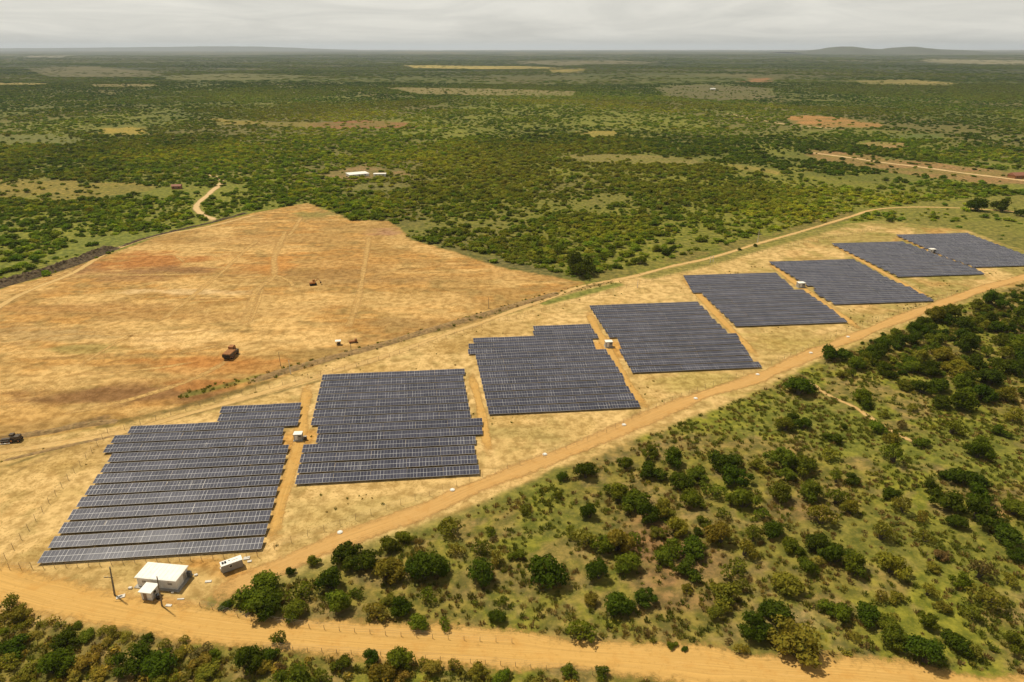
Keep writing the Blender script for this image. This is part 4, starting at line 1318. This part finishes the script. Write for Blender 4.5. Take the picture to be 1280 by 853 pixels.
add(960, 340, 3.878, [(318, 392, 105, 'd'), (155, 562, 125, 'd'), (205, 565, 60, 'd'), (590, 495, 62, 'd'), (465, 605, 90, 'm'), (488, 645, 60, 'd'), (120, 705, 70, 'd'), (170, 735, 80, 'd'), (88, 745, 90, 'm'), (368, 750, 36, 'd'), (318, 802, 78, 'd'), (525, 745, 82, 'm'),
                      (890, 755, 92, 'm'), (1132, 768, 66, 'd'), (1030, 590, 104, 'd'), (935, 620, 120, 'd'), (845, 625, 90, 'd'), (710, 655, 62, 'o'), (750, 822, 72, 'm'), (1030, 838, 72, 'm'), (600, 810, 72, 'o'), (1200, 695, 84, 'o'), (1090, 672, 42, 'o'),
                      (845, 205, 66, 'd'), (755, 238, 76, 'd'), (830, 545, 100, 'd'), (750, 560, 90, 'd'), (660, 545, 70, 'm'), (415, 495, 50, 'm'), (360, 500, 44, 'o'), (240, 495, 30, 'o'), (800, 750, 40, 'o'), (655, 740, 60, 'b'), (560, 690, 44, 'o')])
add(0, 720, 5.333, [(80, 195, 120, 'm'), (95, 450, 165, 'd'), (440, 410, 155, 'd'), (130, 325, 95, 'o'), (335, 600, 185, 'd'), (570, 385, 105, 'm'), (985, 410, 90, 'd'), (900, 530, 200, 'd'), (1030, 590, 210, 'd'), (830, 610, 150, 'm'), (15, 370, 62, 'm'),
                    (1195, 500, 105, 'o'), (40, 560, 150, 'o'), (230, 390, 80, 'y'), (680, 370, 90, 'o'), (640, 480, 100, 'y'), (560, 580, 120, 'y'), (720, 440, 90, 'y'), (430, 540, 90, 'o'), (480, 660, 110, 'y'), (650, 640, 110, 'y'), (1110, 440, 90, 'o'),
                    (820, 400, 90, 'o'), (1240, 410, 70, 'o'), (150, 680, 110, 'o'), (390, 320, 70, 'm'), (520, 320, 60, 'm'), (290, 310, 70, 'o'), (200, 280, 60, 'y'), (1090, 690, 120, 'o'), (310, 460, 60, 'y')])

add(640, 140, 2.0, [(160, 385, 74, 'd'), (320, 370, 36, 'm'), (385, 350, 28, 'd'), (405, 343, 20, 'd'), (62, 358, 30, 'd'), (112, 340, 42, 'm'), (225, 360, 30, 'm'), (1165, 234, 40, 'd'), (1228, 236, 34, 'd'), (1272, 252, 24, 'd'),
                    (569, 343, 11, 'd'), (609, 333, 12, 'd'), (946, 270, 16, 'd')])
# the close-set patch at the right and what stands between the traced bushes
DENSE = np.array([(1050, 436), (1105, 414), (1190, 386), (1290, 352), (1300, 505), (1230, 498), (1150, 478), (1100, 466), (1050, 458)], float)
STRIP = np.array([(0, 752), (110, 778), (240, 802), (440, 826), (640, 842), (700, 856), (0, 856)], float)
OPEN = np.array([(300, 765), (420, 700), (640, 625), (830, 545), (1010, 478), (1280, 510), (1285, 850), (1000, 828), (640, 800)], float)
pr = random.Random(5)


def fill(P, n, wr, tones, gap, ymul=1.0):
    got, tries = 0, 0
    while got < n and tries < 20000:
        tries += 1
        x, y = pr.uniform(P[:, 0].min(), P[:, 0].max()), pr.uniform(P[:, 1].min(), P[:, 1].max())
        if not inside(P, np.array([x]), np.array([y]))[0]:
            continue
        k = 0.55 + 0.45 * (y - 350) / 450
        w = pr.uniform(*wr) * k * 1.3
        if all(math.hypot(x - q[0], (y - q[1]) * 1.4) > gap * (w + q[2]) / 2 for q in trees):
            trees.append((x, y, w, pr.choice(tones)))
            got += 1


fill(DENSE, 62, (19, 32), "ddmmmo", .46)
fill(STRIP, 14, (12, 24), "oyybo", .6)
fill(OPEN, 300 - len(trees), (9, 17), "oommb", .9)

# labels that tell the bushes apart: where each stands among the landmarks, then its place in that company
def road_y(line, px):
    best = min(((abs(p[0] - px), p[1]) for p in line))
    return best[1]


ACC_PX = [(235, 765), (343, 712), (443, 669), (530, 638), (593, 610), (691, 572), (757, 545), (822, 517), (878, 494), (943, 474), (1005, 447), (1063, 423), (1132, 396), (1184, 377), (1280, 347)]
LOW_PX = [(0, 729), (120, 758), (300, 787), (640, 812), (960, 840), (1280, 870)]


def where(px, py):
    if py < 345:
        return ("where the cleared field meets the upper track" if px < 762 else "by the upper track above fourth block" if px < 860 else "on the verge above fifth block" if px < 1000 else
                "on the grass beyond seventh block" if px < 1150 else "on the grass beyond the farthest block")
    lo = np.interp(px, [p[0] for p in LOW_PX], [p[1] for p in LOW_PX])
    if py > lo:
        return ("below the dirt road, " + ("at the far corner" if px < 75 else "opposite the leaning pole" if px < 165 else "opposite the white building" if px < 270 else "opposite the site cabin" if px < 420 else "along its middle stretch"))
    ac = np.interp(px, [p[0] for p in ACC_PX], [p[1] for p in ACC_PX])
    f = (py - ac) / max(1, lo - ac)
    col = ("nearest the site cabin" if px < 400 else "below second block" if px < 520 else "below second block's right corner" if px < 620 else "below third block" if px < 720 else
           "below third block's right corner" if px < 810 else "below fourth block" if px < 900 else "below fourth block's right corner" if px < 980 else
           "below fifth block" if px < 1060 else "below sixth block" if px < 1140 else "below seventh block" if px < 1210 else "below the farthest block")
    row = "beside the access road" if f < .18 else "upper scrub" if f < .42 else "middle scrub" if f < .66 else "lower scrub" if f < .86 else "beside the dirt road"
    return f"{row} {col}"


classes = {}
for i, (px, py, w, tn) in enumerate(trees):
    z = where(px, py)
    mpp = w * math.hypot(*at(px, py), CAM_H) / FPX
    sz = "large" if mpp > 7.2 else "small" if mpp < 4.2 else "medium"
    kd = ("tree" if (tn == "d" and mpp > 7) else "bush")
    classes.setdefault((z, sz, tn, kd), []).append(i)
tree_label = {}
for (z, sz, tn, kd), ids in classes.items():
    ids.sort(key=lambda i: trees[i][0])
    for k, i in enumerate(ids):
        base = f"{sz} {TONE_WORDS[tn]} {kd}"
        if len(ids) == 1:
            tree_label[i] = f"{base} {z}" if not z.startswith("below the dirt") else f"{base} {z}"
        else:
            o = "leftmost" if k == 0 else ("rightmost" if k == len(ids) - 1 else ORD[k] + " from left")
            forms = [f"{base}, {o} of its like, {z}", f"{base}, {o}, {z}", f"{base}, {o}, {z}".replace("medium ", "").replace("mid green", "green")]
            tree_label[i] = next((q for q in forms if len(q.replace("-", " ").split()) <= 16), forms[-1])

crown_objs = []
tree_xy = []
for i, (px, py, w, tn) in enumerate(trees):
    # ground point below the crown's middle
    x, y = at(px, py)
    for _ in range(3):
        D = w * math.sqrt(x * x + y * y + CAM_H ** 2) / FPX
        x, y = at(px, py, D * .28)
    D *= 1.16
    pi = (4, 6, 9)[i % 3] if tn in "byo" and i % 5 < 2 else (i * 7 + int(px)) % 10
    if tn == "d" and pi in (4, 6, 9):
        pi = (pi * 3 + i) % 4
    me, tm = PROTO[pi]
    kind = tree_label[i].split(",")[0].split()
    nm = ("green_tree" if "tree" in kind else "scrub_bush")
    root = empty(nm, (x, y, 0), pr.uniform(0, 6.28), label=tree_label[i], cat="tree" if nm == "green_tree" else "bush", group="trees and bushes of the near scrub")
    zs = D * pr.uniform(.78, 1.05) * (1.0 if D > 5 else .9)
    if py > 770 and px < 260:
        zs *= .72
    root.scale = (D * pr.uniform(.92, 1.08), D * pr.uniform(.92, 1.08), zs)
    cr = link_mesh("crown", me, None, root)
    j = [pr.uniform(.82, 1.2) for _ in range(3)]
    g = pr.uniform(.85, 1.2)
    cr["tint"] = [TONES[tn][q] * g * (1 + (j[q] - 1) * .5) for q in range(3)]
    if i < 12 or D > 4.5:
        link_mesh("trunk", tm, None, root)
    crown_objs.append(cr)
    tree_xy.append((x, y, D))
tree_xy = np.array(tree_xy)


# ------------------------------------------------------------------ uncounted growth: far woods, low scrub, grass
def proto_obj(name, me):
    return bpy.data.objects.new(name, me)     # shape only; drawn where the points below place it


def scatter(name, pts, scl, rot, idx, tint, protos, **kw):
    n = len(pts)
    me = bpy.data.meshes.new(name)
    me.vertices.add(n)
    me.vertices.foreach_set("co", np.asarray(pts, np.float32).ravel())
    vattr(me, "scl", scl, "FLOAT_VECTOR")
    vattr(me, "rot", np.stack([np.zeros(n), np.zeros(n), rot], 1), "FLOAT_VECTOR")
    a = me.attributes.new("pick", "INT", "POINT"); a.data.foreach_set("value", np.asarray(idx, np.int32))
    vattr(me, "tint", tint, "FLOAT_COLOR")
    ob = link_mesh(name, me, None)
    props(ob, **kw)
    ng = bpy.data.node_groups.new(name, "GeometryNodeTree")
    ng.interface.new_socket("Geometry", in_out="INPUT", socket_type="NodeSocketGeometry")
    ng.interface.new_socket("Geometry", in_out="OUTPUT", socket_type="NodeSocketGeometry")
    gi, go = ng.nodes.new("NodeGroupInput"), ng.nodes.new("NodeGroupOutput")
    ip = ng.nodes.new("GeometryNodeInstanceOnPoints")
    ip.inputs["Pick Instance"].default_value = True
    jn = ng.nodes.new("GeometryNodeJoinGeometry")
    for p in reversed(protos):
        oi = ng.nodes.new("GeometryNodeObjectInfo")
        oi.inputs["Object"].default_value = p
        oi.inputs["As Instance"].default_value = True
        oi.transform_space = "ORIGINAL"
        L(ng, oi.outputs["Geometry"], jn.inputs[0])
    L(ng, gi.outputs[0], ip.inputs["Points"])
    L(ng, jn.outputs[0], ip.inputs["Instance"])

    def att(nm, ty, sock):
        q = ng.nodes.new("GeometryNodeInputNamedAttribute")
        q.data_type = ty
        q.inputs["Name"].default_value = nm
        L(ng, q.outputs[0], sock)
    att("pick", "INT", ip.inputs["Instance Index"])
    att("rot", "FLOAT_VECTOR", ip.inputs["Rotation"])
    att("scl", "FLOAT_VECTOR", ip.inputs["Scale"])
    L(ng, ip.outputs[0], go.inputs[0])
    md = ob.modifiers.new("growth", "NODES")
    md.node_group = ng
    return ob


MIDP = [proto_obj("mid_crown", crown_mesh(300 + k, 420, .085, 11, (1.0, .85, 1.15, .9, 1.0)[k], core=True)[0]) for k in range(5)]
LOWP = [proto_obj("far_crown", crown_mesh(400 + k, 150, .13, 9, .8, core=True)[0]) for k in range(3)]
CLUMPP = [proto_obj("far_clump", crown_mesh(500 + k, 300, .075, 30, .5, lob=(.06, .12), core=True)[0]) for k in range(3)]

RC = np.array(ROADR)
GREENS = np.array([(0.078, 0.122, 0.013), (0.132, 0.178, 0.017), (0.185, 0.205, 0.022), (0.245, 0.235, 0.030)])


def woods(y0, y1, s, dmin, dmax, seed, zk, slope=.80, keep=1.0):
    r = np.random.default_rng(seed)
    X, Y = [], []
    y = y0
    ys = np.arange(y0, y1, s)
    for yy in ys:
        hw = slope * yy + 60
        xs = np.arange(-hw, hw, s)
        X.append(xs + r.uniform(-.5, .5, len(xs)) * s)
        Y.append(np.full(len(xs), yy) + r.uniform(-.5, .5, len(xs)) * s)
    x, y = np.concatenate(X), np.concatenate(Y)
    n1, n2 = fbm(x / 70, y / 70, 201, 4), fbm(x / 380, y / 380, 211, 3)
    n3 = fbm(x / 26, y / 26, 221, 3)
    den = .80 + (n1 - .5) * 2.1 + (n2 - .5) * 1.2 + (n3 - .5) * .9 + (.10 if y0 > 1000 else 0)
    if y0 > 1500:
        den = .70 + (fbm(x / 600, y / 420, 231, 4) - .5) * 2.6 + (n1 - .5) * 1.0
    zb = sdf(ZONE_B, x, y) > -10 if y0 < 1000 else np.zeros(len(x), bool)
    den = np.where(zb, den * .80 + .06, den)
    den = np.clip(den, .03, .96)
    k = np.hypot(x, y)
    for P, c in FIELDS:
        m = inside(P, x, y)
        den[m] *= .10
    for P, mg in ((FIELD, 2.0), (YARD, 6.0)):
        if y0 < 1000:
            d = sdf(P, x, y)
            den[d > -mg] = 0
    # nothing but the traced bushes this side of the access road
    if y0 < 600:
        den[sdf(SCRUB, x, y) > -12] = 0
        for ln, wd in ((UPTRACK, 6), (PATHL, 4.5), (ROADR, 7), (PATHF, 6)):
            den[seg_dist(ln[::3], x, y, False) < wd] = 0
        wall = seg_dist(np.array([(q.x, q.y) for q in [Vector(at(*p)) for p in ((-90, 392), (30, 348), (142, 309), (262, 279), (310, 266))]]), x, y, False)
        den[wall < 7] = 0
        for hx, hy, hr in ((221, 236, 9), (447, 220, 14), (475, 220.5, 7), (1271, 222, 12)):
            q = at(hx, hy); den[np.hypot(x - q[0], y - q[1]) < hr] = 0
        # openings in front of the far sheds, so they stay in sight
        pass
    ok = r.uniform(0, 1, len(x)) < den * keep
    x, y, n1, n2, zb, n3 = x[ok], y[ok], n1[ok], n2[ok], zb[ok], n3[ok]
    n = len(x)
    D = dmin + (dmax - dmin) * r.uniform(0, 1, n) ** 2.2
    q = np.clip((n1 - .5) * 1.5 + (n2 - .5) * 2.6 + r.normal(0, .36, n) + .58, 0, 1)
    q = np.where(zb, np.clip(q + .38, .2, 1.0), q)
    tq = q * 2.2
    i0 = np.clip(tq.astype(int), 0, 2); fr = (tq - i0)[:, None]
    tint = GREENS[i0] * (1 - fr) + GREENS[i0 + 1] * fr
    fresh = sstep(.45, .68, fbm(x / 260 + 11, y / 420, 401, 4))[:, None]     # stands of fresher, yellower bush
    dd = np.hypot(x, y)[:, None]
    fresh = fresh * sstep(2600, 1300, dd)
    tint = tint * (1 + fresh * np.array([.60, .52, .30])) * (1 - .30 * sstep(1300, 3500, dd)) * np.where(dd > 1800, np.array([.86, 1.0, 1.1]), 1)  # far bush darkened and blued: cloud shade over the plain put into colour
    tint = tint * r.uniform(.75, 1.3, (n, 1)) * r.uniform(.92, 1.08, (n, 3))
    z = gz(x, y)
    pts = np.stack([x, y, z - .1], 1)
    scl = np.stack([D * r.uniform(.85, 1.15, n), D * r.uniform(.85, 1.15, n), D * zk * r.uniform(.75, 1.15, n)], 1)
    return pts, scl, r.uniform(0, 6.28, n), r.integers(0, 30, n), tint


parts = [woods(225, 620, 3.2, 2.6, 9.5, 1, .62) + (0,), woods(620, 1050, 4.0, 3.2, 10.5, 2, .6) + (0,), woods(1050, 2700, 7.5, 5.0, 11.5, 3, .5) + (1,),
         woods(2700, 6000, 24.0, 20, 36, 4, .26) + (2,), woods(6000, 14000, 60.0, 50, 90, 5, .16) + (2,)]
DW = np.array([at(*p) for p in DENSE])
tr_ = np.random.default_rng(77)
tx_, ty_ = tr_.uniform(DW[:, 0].min(), DW[:, 0].max(), 900), tr_.uniform(DW[:, 1].min(), DW[:, 1].max(), 900)
k_ = inside(DW, tx_, ty_) & (np.array([np.min(np.hypot(tree_xy[:, 0] - a, tree_xy[:, 1] - b) - tree_xy[:, 2] * .42) for a, b in zip(tx_, ty_)]) > 0) & (seg_dist(ACCESS[::3], tx_, ty_, False) > 6)
tx_, ty_ = tx_[k_], ty_[k_]
n_ = len(tx_)
D_ = tr_.uniform(2.0, 5.2, n_)
q_ = GREENS[tr_.choice([0, 0, 1, 1, 2], n_)] * tr_.uniform(.6, 1.0, (n_, 1))
parts.append((np.stack([tx_, ty_, 0 * tx_], 1), np.stack([D_, D_, D_ * .85], 1), tr_.uniform(0, 6.28, n_), tr_.integers(0, 30, n_), q_, 0))
P_, S_, R_, I_, T_ = [], [], [], [], []
for pts, scl, rot, idx, tint, lod in parts:
    base, cnt = ((0, 5), (5, 3), (8, 3))[lod]
    P_.append(pts); S_.append(scl); R_.append(rot); I_.append(base + idx % cnt); T_.append(tint)
    print("woods", len(pts))
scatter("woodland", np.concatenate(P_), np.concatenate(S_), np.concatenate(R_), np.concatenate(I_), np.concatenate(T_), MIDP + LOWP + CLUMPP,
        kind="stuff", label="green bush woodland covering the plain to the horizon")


def tuft_mesh(seed, n=26):
    r = np.random.default_rng(seed)
    V, F, var = [], [], []
    for k in range(n):
        a, q = r.uniform(0, 6.28), math.sqrt(r.uniform()) * .32
        x, y = math.cos(a) * q, math.sin(a) * q
        h = r.uniform(.35, .8); w = r.uniform(.05, .11); b = r.uniform(0, 6.28)
        dx, dy = math.cos(b) * w, math.sin(b) * w
        ex, ey = x * 1.9 + r.uniform(-.1, .1), y * 1.9 + r.uniform(-.1, .1)
        o = len(V)
        V += [(x - dx, y - dy, -.03), (x + dx, y + dy, -.03), (ex + dx * .6, ey + dy * .6, h), (ex - dx * .6, ey - dy * .6, h)]
        F.append((o, o + 1, o + 2, o + 3)); var += [r.uniform()] * 4
    me = np_mesh("grass_tuft", V, F)
    vattr(me, "leafvar", var)
    me.materials.append(M["leaf"])
    return me


TUFTS = [proto_obj("grass_tuft", tuft_mesh(k)) for k in range(4)]
SHRUBS = [proto_obj("low_shrub", crown_mesh(600 + k, 130, .11, 7, .8, lob=(.15, .26), core=False)[0]) for k in range(4)]


def in_near(n, seed, box):
    r = np.random.default_rng(seed)
    x = r.uniform(box[0], box[1], n); y = r.uniform(box[2], box[3], n)
    ok = np.abs(x) < .82 * y + 25
    x, y = x[ok], y[ok]
    return x, y, r


x, y, r = in_near(90000, 41, (-230, 330, 85, 400))
scr = sdf(SCRUB, x, y) > 1.5
low = (y < np.interp(x, LOWROAD[:, 0], LOWROAD[:, 1]) - 5.5)
road = (seg_dist(LOWROAD[::4], x, y, False) < 5.2) | (seg_dist(ACCESS[::4], x, y, False) < 3.8)
n12, n30 = fbm(x / 9, y / 9, 61, 3), fbm(x / 30, y / 30, 21, 4)
verge = (seg_dist(UPTRACK[::4], x, y, False) < 9) & (y > 240)
yard = (sdf(YARD, x, y) > 0)
pro = np.where(low | scr, np.clip((n12 - .30) * 2.6, .04, 1), np.where(yard, np.clip((n12 - .55) * 1.4, 0, .22) * (.25 + .75 * sstep(60, 250, x)), 0))
bk = seg_dist(smooth_line(poly([(230, 494), (285, 481), (340, 469), (370, 460), (420, 446), (478, 431), (520, 418), (575, 402), (640, 383), (700, 366), (770, 353)])), x, y, False) < 3.2
pro = np.where(bk, .30, pro)
pro[road] = 0
# keep the panels clear
uu, vv = x * RU[0] + y * RU[1], x * RV[0] + y * RV[1]
for ul, ur, v in panel_area:
    pro[(uu > ul - 1) & (uu < ur + 1) & (vv > v - 1.0) & (vv < v + 6)] = 0
for bxx, byy, br in ((-85, 130, 8), (-86, 125, 4), (-70, 135, 4.5), (-84, 124, 3)):
    pro[np.hypot(x - bxx, y - byy) < br] = 0
ok = r.uniform(0, 1, len(x)) < pro
x, y, n12, n30 = x[ok], y[ok], n12[ok], n30[ok]
n = len(x)
G = np.array([(0.190, 0.185, 0.032), (0.29, 0.225, 0.070), (0.23, 0.160, 0.058), (0.150, 0.170, 0.024)])
w = r.integers(0, 4, n); w = np.where(n30 > .54, np.where(r.uniform(size=n) < .6, 3, w), w)
tint = G[w] * r.uniform(.7, 1.25, (n, 1))
s = r.uniform(.5, 1.35, n) * np.where(sdf(YARD, x, y) > 0, .62, 1)
print("tufts", n)
scatter("grass", np.stack([x, y, np.zeros(n)], 1), np.stack([s * 1.25, s * 1.25, s * .8], 1), r.uniform(0, 6.28, n), r.integers(0, 4, n), tint, TUFTS,
        kind="stuff", label="dry and green grass tufts over the scrubland")

x, y, r = in_near(15000, 43, (-200, 330, 85, 360))
scr = sdf(SCRUB, x, y) > 3
low = (y < np.interp(x, LOWROAD[:, 0], LOWROAD[:, 1]) - 6.5)
road = (seg_dist(LOWROAD[::4], x, y, False) < 6.0) | (seg_dist(ACCESS[::4], x, y, False) < 4.4)
n12 = fbm(x / 11, y / 11, 77, 3)
pro = np.where(low, 1.0, np.where(scr, np.clip((n12 - .40) * 1.9, .02, .6), 0))
pro[road] = 0
ok = r.uniform(0, 1, len(x)) < pro
x, y = x[ok], y[ok]
n = len(x)
lowm = (y < np.interp(x, LOWROAD[:, 0], LOWROAD[:, 1]) - 6)
G = np.array([(0.20, 0.18, 0.024), (0.125, 0.150, 0.016), (0.30, 0.225, 0.034), TONES["b"], (0.165, 0.150, 0.024)])
w = np.where(lowm, r.choice([0, 2, 4, 2, 4], n), r.choice([0, 1, 1, 3, 4], n))
tint = G[w] * r.uniform(.75, 1.25, (n, 1))
s = r.uniform(.9, 2.6, n) * np.where(lowm, 1.35, 1)
print("shrubs", n)
scatter("undergrowth", np.stack([x, y, np.zeros(n)], 1), np.stack([s, s, s * .8], 1), r.uniform(0, 6.28, n), r.integers(0, 4, n), tint, SHRUBS,
        kind="stuff", label="knee high scrub growing between the larger bushes")
